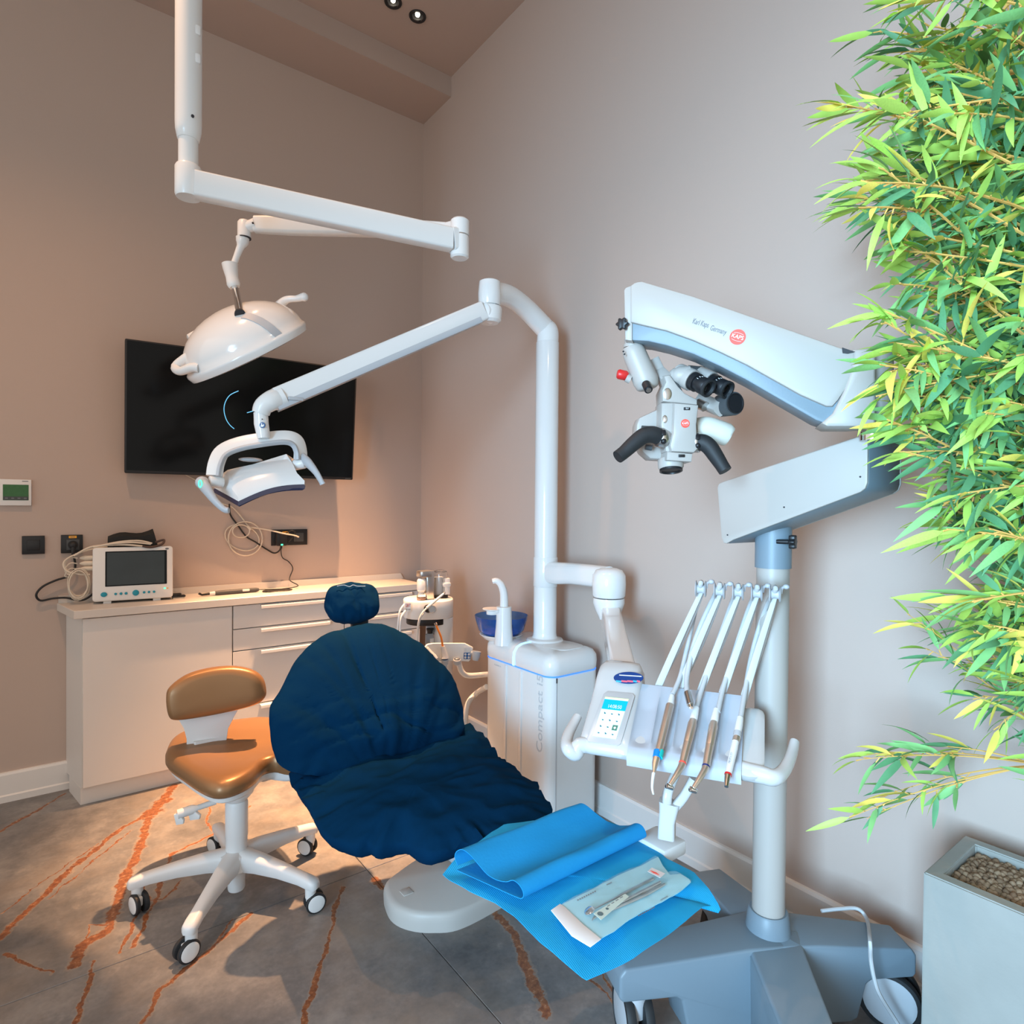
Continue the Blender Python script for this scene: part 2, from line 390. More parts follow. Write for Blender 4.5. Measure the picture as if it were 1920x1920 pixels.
# ---------------------------------------------------------------- cabinets and worktop on the back wall
CT = .873; YF = 3.26; CX0, CX1 = .128, 1.80; M1, M2 = .745, 1.325
def cabinet(x0, x1, label, fronts, skew=0):
    """fronts: list of (z0, z1, kind)"""
    t = thing('base_cabinet', label, 'cabinet', ((x0+x1)/2, (YF+D)/2, 0), 'white base cabinets')
    yb = YF+.045; bm = NB()
    prism(bm, [(x0, yb), (x1, yb), (x1, D-.002), (x0-skew, D-.002)], .075, CT-.036); obj('carcass', bm, CAB, t, ang=20)
    bm = NB(); prism(bm, [(x0-.004*bool(skew), yb+.012), (x1, yb+.012), (x1, D-.05), (x0-skew*.8, D-.05)], 0, .075); obj('plinth', bm, CAB, t, ang=20)
    for z0, z1, kind in fronts:
        bm = NB(); box(bm, ((x0+x1)/2, YF+.034, (z0+z1)/2), (x1-x0-.006, .02, z1-z0-.005), .0012, 1)
        f = obj('door' if kind == 'door' else 'drawer', bm, CAB, t)
        if kind in ('slim', 'bar'):
            w = (x1-x0)*.62; cx = (x0+x1)/2 + .02; hgt = .016
            bm = NB(); pr = [(0, 0), (-.024, 0), (-.026, -.004), (-.026, -hgt), (-.022, -hgt-.002), (-.020, -.006), (0, -.005)]
            loft(bm, [[V((x, YF+.024+u, z1-.006+v)) for u, v in pr] for x in (cx-w/2, cx+w/2)]); obj('handle', bm, WHITEM if kind == 'bar' else CAB, f, ang=25)
    return t
cabinet(CX0, M1, 'white base cabinet with one plain handleless door behind the bronze stool', [(.082, CT-.040, 'door')], .05)
zz = [(CT-.160, CT-.040, 'slim'), (CT-.270, CT-.160, 'slim'), (CT-.550, CT-.270, 'bar'), (.082, CT-.550, 'bar')]
cabinet(M1, M2, 'white drawer cabinet of four drawers behind the blue covered chair', zz)
cabinet(M2, CX1, 'white drawer cabinet at the corner end behind the headrest and trolley', zz)
bm = NB()
prism(bm, [(CX0-.03, YF), (CX1+.005, YF), (CX1+.005, D-.002), (CX0-.055-.03, D-.002)], CT-.036, CT, bev=.002, seg=1)
wt = thing('worktop', 'long pale laminate worktop with a low upstand running over the white cabinets', 'worktop', (.9, 3.4, CT-.036))
obj('counter_slab', bm, TOP, wt, ang=20)
bm = NB(); prism(bm, [(CX0-.08, 0), (CX1+.02, 0), (CX1-.0, .034), (CX0-.08, .034)], 0, .014, fr((0, D-.002, CT), (1, 0, 0), (0, 0, 1))); obj('upstand', bm, TOP, wt, ang=20)

# ---------------------------------------------------------------- television
p = [at(a, b, y=D-.12) for a, b in ((238, 642), (663, 688), (655, 899), (232, 886))]
cx = sum((q.x for q in p))/4; cz = sum((q.z for q in p))/4; TW = 1.125; TH = .635
tvx = V((1, -.06, .0)); tvm = fr((cx, D-.135, cz-.004), tvx, (0, -.10, 1))
t = thing('television', 'large black flat screen television tilted on the back wall', 'television', (cx, D-.1, cz-TH/2))
bm = NB(); prism(bm, rrect(TW, TH, .006), -.045, 0, tvm, bev=.003); obj('bezel', bm, BLACK, t)
bm = NB(); prism(bm, rrect(TW-.016, TH-.022, .002), 0, .0012, tvm @ Matrix.Translation((0, .004, 0))); scr = obj('screen', bm, SCREEN, t)
def inv2(m, px, py):   # local xy on the plane of m
    q = onpl(px, py, m.translation, m.col[2].to_3d()); return m.inverted() @ q
arc = [inv2(tvm, a, b) for a, b in ((447, 733), (431, 741), (422, 755), (420, 770), (424, 786), (431, 797), (439, 804))]
bm = NB(); tube(bm, [tvm @ V((q.x, q.y, .0016)) for q in arc], .0022, 6, smooth=5)
q1, q2 = inv2(tvm, 463, 774), inv2(tvm, 480, 769); tube(bm, [tvm @ V((q1.x, q1.y, .0016)), tvm @ V((q2.x, q2.y, .0016))], .0022, 6)
q1, q2 = inv2(tvm, 443, 825), inv2(tvm, 450, 827); tube(bm, [tvm @ V((q1.x, q1.y, .0016)), tvm @ V((q2.x, q2.y, .0016))], .0022, 6)
obj('screen_graphic', bm, CYAN, scr, label='thin light blue arc lines on the dark screen')
bm = NB(); box(bm, (-.13, -TH/2-.006, -.02), (.09, .014, .03), .003, mx=tvm); obj('sensor_tab', bm, BLACK, t)
bm = NB(); box(bm, (TW/2-.03, -TH/2+.0065, .0005), (.032, .006, .001), mx=tvm); obj('badge', bm, DGREY, t)
bm = NB(); box(bm, (0, 0, -.058), (.35, .25, .03), .004, mx=tvm); box(bm, (cx, D-.022, cz), (.2, .04, .3), .003); obj('wall_bracket', bm, BLACK, t)

# ---------------------------------------------------------------- wall fittings
def plate(name, label, cat, pa, pb, z0, z1, m, dep=.012, bev=.002):
    t = thing(name, label, cat, ((pa+pb)/2, D, z0)); bm = NB(); box(bm, ((pa+pb)/2, D-dep/2, (z0+z1)/2), (pb-pa, dep, z1-z0), bev)
    obj('plate', bm, m, t); return t
a, b = at(0, 899, y=D), at(59, 948, y=D)
t = plate('wall_controller', 'white square wall controller with a green display, leftmost on the back wall', 'controller', b.x-.112, b.x, b.z, a.z+.002, WHITEM, .016)
bm = NB(); c = at(30, 923, y=D); box(bm, (c.x, D-.0165, c.z-.001), (.09, .002, .07), 0); ds = obj('display', bm, mat('green display', lin(34, 70, 34), .3, emit=lin(34, 84, 34), es=.35, var=.4, vscale=60), t)
bm = NB(); box(bm, (c.x, D-.0178, c.z-.027), (.088, .0006, .016)); obj('status_bar', bm, mat('display bar', lin(62, 66, 66), .4, var=.3, vscale=200), ds)
for j in range(4): bm = NB(); box(bm, (c.x-.033+.022*j, D-.0182, c.z-.027), (.010, .0004, .005)); obj('icon', bm, INK, ds)
bm = NB(); box(bm, (b.x-.022, D-.0163, a.z-.006), (.022, .001, .003)); obj('lettering', bm, INK, t)
a, b = at(41, 1005, y=D), at(84, 1038, y=D)
t = plate('light_switch', 'black blank square light switch left of the power socket', 'switch', a.x, b.x, b.z, a.z, BLACK)
bm = NB(); box(bm, ((a.x+b.x)/2, D-.013, (a.z+b.z)/2), (.047, .006, .047), .002); obj('rocker', bm, BLACK, t)
a, b = at(114, 1003, y=D), at(155, 1036, y=D)
t = plate('power_socket', 'black power socket with a yellow label beside the patient monitor', 'socket', a.x, b.x, b.z, a.z, BLACK)
sx, sz = (a.x+b.x)/2+.004, (a.z+b.z)/2-.004
bm = NB(); box(bm, (sx, D-.013, sz), (.05, .005, .05), .002); obj('insert', bm, DGREY, t)
bm = NB(); lathe(bm, [(.020, 0), (.020, .003), (.017, .003)], axm((sx, D-.0155, sz), (0, -1, 0))); obj('socket_cup', bm, BLACK, t)
bm = NB(); box(bm, (sx-.001, D-.0125, a.z-.010), (.030, .001, .011)); obj('label_sticker', bm, YELLOW, t)
bm = NB(); box(bm, (sx-.001, D-.0133, a.z-.010), (.018, .0006, .003)); obj('print_line', bm, INK, t)
a, b = at(508, 993, y=D), at(575, 1021, y=D)
t = plate('double_socket', 'wide black double socket above the middle of the worktop', 'socket', a.x, b.x, b.z, a.z, BLACK)
for k, xx in enumerate((a.x+.055, b.x-.05)): bm = NB(); box(bm, (xx, D-.013, (a.z+b.z)/2), (.055, .004, .05), .002); obj('insert', bm, DGREY, t)
c = at(534, 998, y=D); bm = NB(); box(bm, (c.x, D-.0125, c.z), (.036, .001, .010)); obj('label_sticker', bm, YELLOW, t)
c = at(528, 1010, y=D-.05)
ad = thing('power_adapter', 'black plug in power adapter with a green light in the double socket', 'adapter', (c.x, D-.05, c.z))
bm = NB(); box(bm, (c.x, D-.04, c.z-.004), (.058, .048, .072), .008); obj('housing', bm, BLACK, ad)
bm = NB(); box(bm, (c.x-.002, D-.0645, c.z-.033), (.012, .002, .009), .001); obj('indicator', bm, GREENLED, ad)
bm = NB(); tube(bm, [(c.x+.02, D-.055, c.z+.03), (c.x+.05, D-.075, c.z+.045), (c.x+.075, D-.05, c.z+.025), (c.x+.03, D-.06, c.z-.03)], .003, 6, smooth=5); tube(bm, [(c.x, D-.05, c.z-.035), (c.x, D-.05, c.z-.055)], .004); obj('cable', bm, RUBBER, ad)
Yw = D-.012
bm = NB()
tube(bm, [at(430, 945, y=D-.03), at(432, 965, y=Yw), at(446, 985, y=Yw), at(462, 1006, y=Yw), at(480, 1017, y=Yw), at(500, 1030, y=Yw), at(514, 1037, y=Yw), at(524, 1032, y=D-.03), at(527, 1022, y=D-.05)], .0042, 8, smooth=5)
obj('television_cable', bm, RUBBER, label='black power cable hanging from the television to the wall adapter', cat='cable')
bm = NB()
loop = [at(a_, b_, y=Yw) for a_, b_ in ((340, 886), (372, 904), (410, 940), (438, 953), (465, 986))]
tube(bm, loop, .0035, 7, smooth=5)
def ell(cx_, cy_, rx, ry, y, a0=0, a1=360, n=26, rot=0):
    out = []
    for i in range(n+1):
        a_ = math.radians(a0+(a1-a0)*i/n); u, v = rx*math.cos(a_), ry*math.sin(a_); r_ = math.radians(rot)
        out.append(at(cx_+u*math.cos(r_)-v*math.sin(r_), cy_+u*math.sin(r_)+v*math.cos(r_), y=y))
    return out
tube(bm, ell(460, 1010, 32, 32, Yw-.004, -100, 262), .0035, 7)
tube(bm, ell(454, 1008, 33, 23, Yw+.003, -80, 280, rot=20), .0035, 7)
tube(bm, ell(452, 996, 16, 12, Yw-.008, -60, 300), .0035, 7)
tube(bm, [at(466, 988, y=Yw), at(500, 993, y=D-.03), at(530, 1000, y=D-.075), at(552, 1004, y=D-.085), at(560, 1007, y=D-.08)], .0042, 7, smooth=5)
cyl(bm, at(464, 986, y=Yw-.006), at(470, 993, y=Yw-.006), .008)
obj('antenna_cable', bm, CREAM, label='coiled cream cable hanging loose on the wall below the television', cat='cable')

# ---------------------------------------------------------------- patient monitor on the worktop
MY = 3.385; ML = at(176, 1128, y=MY); MRt = at(322, 1115, y=MY)
mw_ = .325; mh = .250; mang = math.radians(-4)
mx_ = V((math.cos(mang), math.sin(mang)*-1, 0)); mo = V((.333, MY+.01, CT+.012))
mm = fr(mo, V((1, -.10, 0)), (0, .10, 1))     # x across the front, y up (leaning back), z toward the room
t = thing('patient_monitor', 'white patient monitor with dark screen and round teal buttons on the worktop', 'monitor', (mo.x, mo.y, CT))
bm = NB(); prism(bm, rrect(mw_, mh, .014), -.105, 0, mm @ Matrix.Translation((0, mh/2, 0)), bev=.006); obj('housing', bm, WHITEM, t)
bm = NB(); prism(bm, rrect(.250, .163, .002), 0, .001, mm @ Matrix.Translation((.012, .149, 0))); obj('screen', bm, SCREEN, t)
bm = NB(); prism(bm, rrect(.234, .152, .002), 0, .001, mm @ Matrix.Translation((.010, .149, .001))); obj('display_glass', bm, mat('screen glass', (.018, .028, .032), .18, var=.3, vscale=9), t)
for xx, r_ in ((-.118, .011), (-.072, .0055), (-.051, .006), (-.031, .006), (.008, .0135), (.042, .0055), (.062, .0055), (.083, .0055)):
    bm = NB(); lathe(bm, [(r_, 0), (r_, .003), (r_*.7, .0048)], mm @ Matrix.Translation((xx, .032, 0)) @ Matrix.Diagonal((1.15 if xx == -.118 else 1, 1, 1, 1))); obj('button', bm, TEAL, t)
bm = NB(); box(bm, (.128, .046, .0005), (.008, .007, .001), mx=mm); obj('indicator', bm, GREENLED, t)
bm = NB(); box(bm, (.140, .046, .0005), (.006, .005, .001), mx=mm); obj('indicator', bm, YELLOW, t)
bm = NB(); lathe(bm, [(.007, 0), (.0065, .001)], mm @ Matrix.Translation((.138, .237, 0)) @ Matrix.Diagonal((1.2, .6, 1, 1))); obj('emblem', bm, INK, t)
for xx in (-.105, .095):
    for dz in (-.02, -.085): bm = NB(); box(bm, (xx, -.004, dz), (.032, .016, .016), .002, mx=mm); obj('foot', bm, WHITEM, t)
for yy in (.205, .180, .155):
    bm = NB(); lathe(bm, [(.011, 0), (.012, .03), (.006, .045), (.003, .05)], mm @ axm((-mw_/2-.001, yy, -.045), (-1, 0, 0))); obj('connector', bm, CREAM, t)
bm = NB(); lathe(bm, [(.016, 0), (.0165, .02), (.012, .032), (.006, .036)], axm((sx, D-.0165, sz), (0, -1, 0))); tube(bm, [(sx, D-.04, sz), (sx, D-.045, sz-.02), (sx, D-.04, sz-.05)], [.009, .009, .006], 10); plug_bm = bm
pts = [(sx, D-.042, sz-.02)] + [at(a_, b_, y=yy) for a_, b_, yy in ((137, 1037, D-.035), (141, 1062, D-.03), (131, 1079, D-.03), (105, 1088, D-.03), (80, 1100, D-.03), (68, 1115, D-.03), (76, 1126, D-.02), (100, 1122, D-.02), (125, 1121, D-.04), (150, 1126, D-.05), (166, 1120, D-.07), (180, 1108, D-.08))]
bm = NB(); tube(bm, pts, .0048, 8, smooth=5); pc = obj('power_cord', bm, RUBBER, t); obj('plug', plug_bm, RUBBER, pc)
lead = thing('sensor_leads', 'bundle of cream sensor leads coiled at the left side of the monitor', 'cable', tuple(mm @ V((-.22, .1, -.05))))
bm = NB()
for k in range(7):
    c_ = mm @ V((-.215+.006*random.uniform(-1, 1), .085+.01*random.uniform(-1, 1), -.045+.005*k)); rx, rz = .035+.005*random.random(), .062+.006*random.random()
    tube(bm, [c_ + V((rx*math.cos(a_), random.uniform(-.003, .003), rz*math.sin(a_))) for a_ in [2*PI*i/20 for i in range(20)]], .0026, 6, closed=True)
for yy in (.205, .180, .155):
    tube(bm, [mm @ V(q) for q in ((-.222, yy, -.045), (-.25, yy+.002, -.04), (-.268, yy-.03, -.04), (-.245, .12, -.04))], .003, 6, smooth=6)
tube(bm, [mm @ V(q) for q in ((-.174, .128, -.03), (-.21, .13, -.02), (-.262, .15, -.02), (-.268, .195, -.03), (-.2, .235, -.04), (-.1, .2575, -.045))], .0038, 7, smooth=6)
obj('leads', bm, CREAM, lead)
cu = thing('pressure_cuff', 'folded black blood pressure cuff lying on top of the patient monitor', 'cuff', tuple(mm @ V((-.02, mh, -.06))))
bm = NB()
sec = [(-.045, 0), (.04, 0), (.046, .008), (.04, .03), (.0, .042), (-.035, .034), (-.048, .015)]
rings = []
for i in range(9):
    s = i/8; x_ = -.105+.185*s; k = 1.25+.75*s + .08*math.sin(5*s)
    rings.append([mm @ V((x_ + (.02 if s > .9 else 0)*(.04-b_)/.04, mh+.002+b_*k*(1+.1*math.sin(7*s)), -.055+a_*.8)) for a_, b_ in sec])
loft(bm, rings); obj('cuff_fabric', bm, mat('black cuff fabric', (.012, .014, .015), .8, bump=.1, bscale=120, var=.1), cu, ang=35)
bm = NB(); tube(bm, [mm @ V(q) for q in ((.09, mh+.02, -.02), (.125, mh+.03, -.01), (.115, mh+.008, .0), (.07, mh-.004, .004), (.035, mh+.002, .003))], .0055, 8, smooth=6); obj('hose', bm, mat('brown hose', (.07, .04, .035), .5), cu)
bm = NB()
tube(bm, [mm @ V(q) for q in ((.035, mh+.002, .003), (-.03, mh+.010, .002), (-.09, mh+.011, -.01), (-.17, mh+.004, -.02), (-.235, .215, -.02))], .0045, 8, smooth=6)
tube(bm, [mm @ V(q) for q in ((.075, mh+.014, -.002), (.02, mh+.028, .004), (-.06, mh+.024, .002), (-.15, mh+.006, -.015))], .004, 8, smooth=6)
tube(bm, [mm @ V(q) for q in ((.07, mh+.010, .0), (.0, mh+.020, .006), (-.08, mh+.017, .004), (-.16, mh+.003, -.015))], .004, 8, smooth=6)
obj('air_tube', bm, CREAM, cu)
c = at(330, 1117, y=MY+.03); c.z = CT
t = thing('pulse_clip', 'small black finger clip sensor at the right foot of the monitor', 'sensor', tuple(c))
bm = NB(); box(bm, c+V((.01, 0, .011)), (.062, .03, .010), .004); obj('lower_jaw', bm, BLACK, t)
bm = NB(); box(bm, c+V((-.002, 0, .021)), (.05, .028, .009), .004); cyl(bm, c+V((-.005, -.012, .016)), c+V((-.005, .012, .016)), .006); obj('upper_jaw', bm, BLACK, t)
bm = NB(); box(bm, c+V((.01, 0, .003)), (.05, .026, .006), .002); obj('pad', bm, CREAM, t)

# ---------------------------------------------------------------- curing wand lying on the worktop
wy = 3.42
wa, wb = at(372, 1105, y=wy), at(486, 1100, y=wy); wz = CT+.012
wp = lambda s: V((wa.x+(wb.x-wa.x)*s, wy+.02*(s-.5), wz))
t = thing('curing_light', 'dark grey wand shaped curing light lying on the worktop', 'curing light', (wp(.5).x, wy, CT))
bm = NB(); tube(bm, [wp(.25), wp(.32), wp(.6), wp(.95), wp(1.0)], [.010, .0115, .012, .0115, .008], 12); obj('handle', bm, DGREY, t)
bm = NB(); tube(bm, [wp(.17), wp(.255)], [.008, .0105], 12); obj('collar', bm, WHITEM, t)
bm = NB(); tube(bm, [wp(0)+V((0, 0, .006)), wp(.02)+V((0, 0, .002)), wp(.05)-V((0, 0, .003)), wp(.18)], [.005, .006, .0055, .007], 10); obj('light_tip', bm, BLACK, t)
bm = NB(); box(bm, wp(.77)+V((0, -.010, .004)), (.036, .008, .012), .003); obj('switch', bm, WHITEM, t)
bm = NB(); rr = random.Random(3); q = [wp(1.0)]
c0 = wp(1.0)+V((.085, -.03, -.008)); c0.z = CT+.004
for k in range(34): q.append(c0+V((.075*math.cos(k*1.25+rr.random())+rr.uniform(-.01, .01), .028*math.sin(k*1.25+rr.random()), .004*rr.random())))
tube(bm, q, .0025, 6, smooth=4)
tube(bm, [c0+V((.03, .02, .004)), c0+V((.13, .05, .01)), at(543, 1087, y=D-.02), at(549, 1066, y=D-.015), at(541, 1053, y=D-.015), at(530, 1046, y=D-.015), at(527, 1034, y=D-.03), at(528, 1024, y=D-.05)], .0026, 6, smooth=6)
obj('cable', bm, RUBBER, t)
# ---------------------------------------------------------------- soft pads from a real outline
def resample(P, n):
    P = [V(p) for p in P]; L = [0]
    for a, b in zip(P, P[1:]+P[:1]): L.append(L[-1]+(b-a).length)
    out = []; k = 0; Q = P+P[:1]
    for i in range(n):
        s = L[-1]*i/n
        while L[k+1] < s: k += 1
        out.append(Q[k].lerp(Q[k+1], (s-L[k])/max(1e-9, L[k+1]-L[k])))
    return out
def pad(bm, outline, n, prof, nseg=96, smooth=True, disp=None, center=None):
    """rings about the outline's centre; prof = [(scale, height along n)]; disp(p, s) -> height"""
    O = resample(cr(outline, 6, True) if smooth else outline, nseg); n = V(n).normalized()
    c = V(center) if center is not None else sum(O, V())/len(O)
    rings = []
    for s, h in prof:
        ring = []
        for p in O:
            q = c + (p-c)*s
            ring.append(q + n*(h + (disp(q, s, h) if disp else 0)))
        rings.append(ring)
    t = NB(); ring_faces(t, rings, False, True); return merge(bm, t)
def pillow(th_f, th_b, k=10, e=2.6):
    """profile from back centre round the rim to front centre"""
    P = []
    for i in range(k+1):
        a = PI/2*i/k; P.append((max(.02, math.sin(a)**(2/e)), -th_b*max(0, math.cos(a))**(2/e)))
    F_ = [(s, (th_f/th_b)*-h) for s, h in P[:-1]][::-1]
    return P + F_

# ---------------------------------------------------------------- stool
S = V((.525, 2.25, 0))
t = thing('stool', 'bronze vinyl saddle stool on a white five star caster base', 'stool', tuple(S))
so = [at(a, b, z=.43) for a, b in ((311, 1428), (318, 1404), (345, 1387), (400, 1373), (455, 1364), (500, 1360), (545, 1366), (575, 1386), (584, 1415), (568, 1436), (545, 1439), (520, 1434), (495, 1440), (478, 1458), (455, 1473), (425, 1484), (400, 1485), (375, 1475), (345, 1455))]
ctr = sum(so, V())/len(so)
def saddle(q, s, h):
    if h < .01: return 0
    u = (q-ctr); return -.012*max(0, 1-(u.length/.13)**2) + .010*max(0, u.y/.2)
bm = NB(); pad(bm, so, (0, 0, 1), [(.02, -.030), (.90, -.032), (.97, -.026), (1.0, -.012), (1.0, .006), (.965, .022), (.92, .029), (.80, .031), (.6, .031), (.4, .031), (.2, .031), (.02, .031)], 110, disp=saddle)
obj('seat', bm, GOLD, t, ang=60)
bm = NB(); pad(bm, so, (0, 0, 1), [(.3, -.085), (.42, -.082), (.55, -.066), (.86, -.056), (.925, -.045), (.935, -.030), (.02, -.028)], 90)
obj('seat_pan', bm, WHITEM, t)
bn = V((-.20, -.97, .08)).normalized(); bp = at(405, 1300, d=2.27)
bo = [onpl(a, b, bp, bn) for a, b in ((316, 1338), (312, 1305), (319, 1286), (350, 1264), (395, 1252), (440, 1249), (475, 1256), (493, 1270), (499, 1292), (496, 1306), (480, 1319), (440, 1331), (380, 1343), (330, 1348))]
bc = sum(bo, V())/len(bo); bx_ = V((.98, -.2, 0)).normalized()
bend = lambda q, s, h: .55*((q-bc).dot(bx_))**2
bm = NB(); pad(bm, bo, bn, [(.02, -.028), (.5, -.028), (.93, -.026), (.985, -.018), (1.0, -.004), (.995, .010), (.965, .022), (.9, .030), (.7, .034), (.45, .036), (.2, .036), (.02, .036)], 100, disp=bend)
obj('backrest', bm, GOLD, t, ang=60)
bm = NB(); pad(bm, bo, bn, [(.02, -.040), (.80, -.039), (.97, -.034), (.99, -.026), (.02, -.024)], 80, disp=bend); obj('back_shell', bm, WHITEM, t)
pl = bp - bn*.035
sp = [onpl(a, b, pl, bn) for a, b in ((330, 1340), (452, 1320), (438, 1345), (428, 1365), (424, 1392), (350, 1408), (350, 1385), (345, 1365))]
def slabpoly(bm, P, n, th, bev=.003):
    n = V(n).normalized(); x = (P[1]-P[0]).normalized(); m = fr(P[0], x, n.cross(x)); mi = m.inverted()
    return prism(bm, [((mi @ p).x, (mi @ p).y) for p in P], -th/2, th/2, m, bev=bev)
bm = NB(); slabpoly(bm, [sp[0]] + sp[1:], bn, .018); a_ = onpl(388, 1395, pl, bn); tube(bm, [a_+V((0, 0, .02)), a_+V((0, -.01, -.05)), V((a_.x, a_.y-.07, .365)), V((S.x, S.y+.02, .36))], [.045, .042, .035, .03], smooth=4, sec=[(1, .25), (.9, .35), (-.9, .35), (-1, .25), (-1, -.25), (-.9, -.35), (.9, -.35), (1, -.25)], up=(0, -1, 0)); obj('back_support', bm, WHITEM, t)
bm = NB(); lathe(bm, [(.030, .325), (.044, .338), (.055, .352), (.06, .372)], Matrix.Translation(S)); obj('mechanism', bm, WHITEM, t)
bm = NB(); lathe(bm, [(.035, .135), (.035, .20), (.0365, .203), (.0365, .318), (.033, .326), (.018, .327), (.018, .345)], Matrix.Translation(S)); obj('gas_column', bm, WHITEM, t)
bm = NB(); lathe(bm, [(.026, .018), (.028, .024), (.028, .10), (.06, .10), (.055, .15), (.03, .158)], Matrix.Translation(S)); obj('hub', bm, WHITEM, t)
for k in range(5):
    a = math.radians(17+72*k); dr = V((math.cos(a), math.sin(a), 0)); pr = V((-math.sin(a), math.cos(a), 0)); tip = S+dr*.30
    bm = NB(); secs = [(.5, 1), (.87, .7), (1, .2), (1, -.5), (.85, -1), (-.85, -1), (-1, -.5), (-1, .2), (-.87, .7), (-.5, 1)]
    rings = []
    for s, w, h, z in ((.03, .034, .032, .128), (.09, .028, .028, .128), (.18, .022, .022, .120), (.26, .019, .018, .108), (.30, .021, .017, .100), (.318, .020, .016, .096), (.327, .012, .010, .094)):
        rings.append([S+dr*s+pr*(u*w)+V((0, 0, z+v*h)) for u, v in secs])
    loft(bm, rings); leg = obj('leg', bm, WHITEM, t, ang=50)
    ca = a + (1.9, .4, 2.2, -.6, .9)[k]; cd = V((math.cos(ca), math.sin(ca), 0)); ax = V((-cd.y, cd.x, 0)); wc = tip+cd*.014+V((0, 0, .033))
    bm = NB(); cyl(bm, tip+V((0, 0, .052)), tip+V((0, 0, .090)), .017, .018); cyl(bm, tip+V((0, 0, .035)), tip+V((0, 0, .058)), .013, .017); box(bm, (0, 0, 0), (.03, .012, .03), .004, mx=axm(wc+V((0, 0, .008)), (0, 0, 1), cd)); cs = obj('caster', bm, WHITEM, t)
    for sgn in (-1, 1):
        o_ = wc+ax*(.006*sgn)
        bm = NB(); lathe(bm, [(.028, 0), (.032, .002), (.033, .007), (.033, .012), (.030, .015), (.027, .015)], axm(o_, ax*sgn)); obj('wheel', bm, RUBBER, cs)
        bm = NB(); lathe(bm, [(.0275, .010), (.027, .0155), (.024, .017), (.010, .018)], axm(o_, ax*sgn)); obj('wheel_cap', bm, WHITE, cs)
bm = NB(); h0, h1 = at(405, 1503, d=2.06), at(333, 1527, d=2.0)
tube(bm, [h0, h0.lerp(h1, .5), h0.lerp(h1, .62), h1], [.009, .009, .015, .015], 10)
for s, w in ((.62, .045), (.97, .03)):
    q = h0.lerp(h1, s); slabpoly(bm, [q+UP*.004, q+RT*w*.6-UP*.018, q+RT*w*.55-UP*.030, q-UP*.034-RT*.006, q-RT*.014], -FW, .012, .002)
obj('height_lever', bm, WHITEM, t)

# ---------------------------------------------------------------- treatment chair under a navy cover
def crease(q, *_):
    return 0
t = thing('treatment_chair', 'reclined dental treatment chair under a wrinkled navy blue disposable cover', 'dental chair', (1.05, 1.85, 0))
wv = V((.06, .60, .80)).normalized(); uv = V((.994, -.108, 0)); uv = (uv-wv*uv.dot(wv)).normalized(); nv = uv.cross(wv)
if nv.y > 0: nv = -nv
P0 = V((.95, 2.07, .70))
bo = [onpl(a, b, P0, nv) for a, b in ((690, 1168), (735, 1173), (775, 1195), (812, 1226), (845, 1263), (866, 1306), (873, 1345), (868, 1378), (835, 1395), (760, 1420), (680, 1445), (600, 1455), (552, 1447), (524, 1428), (509, 1390), (504, 1347), (508, 1320), (525, 1294), (540, 1264), (553, 1240), (576, 1213), (606, 1190), (642, 1177))]
bctr = P0
def wr_back(q, s, h):
    u = (q-P0).dot(uv); w = (q-P0).dot(wv)
    # folds radiate from the waist towards the shoulders
    a = math.atan2(u, w+.45); r_ = math.hypot(u, w+.45)
    f = noise.noise(V((a*4.5, r_*2.0, 3.1)))*.013 - max(0, .16-abs(noise.noise(V((a*5+.4*r_, r_*1.6, 9.7)))))*.050 - max(0, .10-abs(noise.noise(V((a*9, r_*2.4, 21.3)))))*.045 + noise.noise(V((u*9, w*9, 33)))*.005
    g = (noise.noise(V((u*4+w*3, w*18, 5.5)))*.016 - max(0, .14-abs(noise.noise(V((u*5-w*6, w*14, 12)))))*.07)*max(0, min(1, (-.02-w)*6)) + noise.noise(V((u*3, w*3, 2)))*.012
    k = 1 if h > -.02 else .35
    edge = noise.noise(V((q.x*38, q.y*38, q.z*38)))*.006 if s > .9 else 0
    return (f+g)*k*min(1, s*3+.2) + edge
bm = NB(); pf = []
for i in range(9): a = PI/2*i/8; pf.append((math.sin(a)**.75 if i else .02, -.085*math.cos(a)**.75 if i < 8 else 0))
for i in range(1, 30):
    s = 1-i/29.5; pf.append((max(.012, s), .062*(1-s**5)))
pad(bm, bo, nv, pf, 150, disp=wr_back); obj('backrest', bm, NAVY, t, ang=70)
hn = (nv+V((0, 0, -.10))).normalized(); hp = V((1.0, 2.31, .962))
ho = [onpl(a, b, hp, hn) for a, b in ((609, 1135), (612, 1112), (624, 1100), (660, 1095), (696, 1099), (707, 1115), (710, 1140), (705, 1154), (686, 1163), (664, 1168), (640, 1167), (622, 1162), (613, 1150))]
def wr_head(q, s, h):
    d_ = q-hp; a = math.atan2(d_.dot(uv), d_.dot(wv)+.34)
    return noise.noise(V((a*14, d_.dot(wv)*6, 7)))*.014 + noise.noise(d_*28)*.005 + (noise.noise(V((a*16, 0, 0)))*.006 if s > .85 else 0)
bm = NB(); pad(bm, ho, hn, pillow(.05, .05, 10, 2.4), 90, disp=wr_head); hr = obj('headrest', bm, NAVY, t, ang=70)
bm = NB(); pts = [onpl(a, b, hp+hn*.052, hn) for a, b in ((632, 1099), (645, 1097), (655, 1100), (662, 1097), (670, 1099), (685, 1099))]; tube(bm, pts, .0016, 6, smooth=3); obj('stitching', bm, mat('pale stitching', (.30, .38, .48), .8), hr, label='pale stitched hem along the top of the headrest cover')
bm = NB(); box(bm, (.985, 2.29, .90), (.07, .025, .10), .008); obj('headrest_post', bm, BLACK, t)
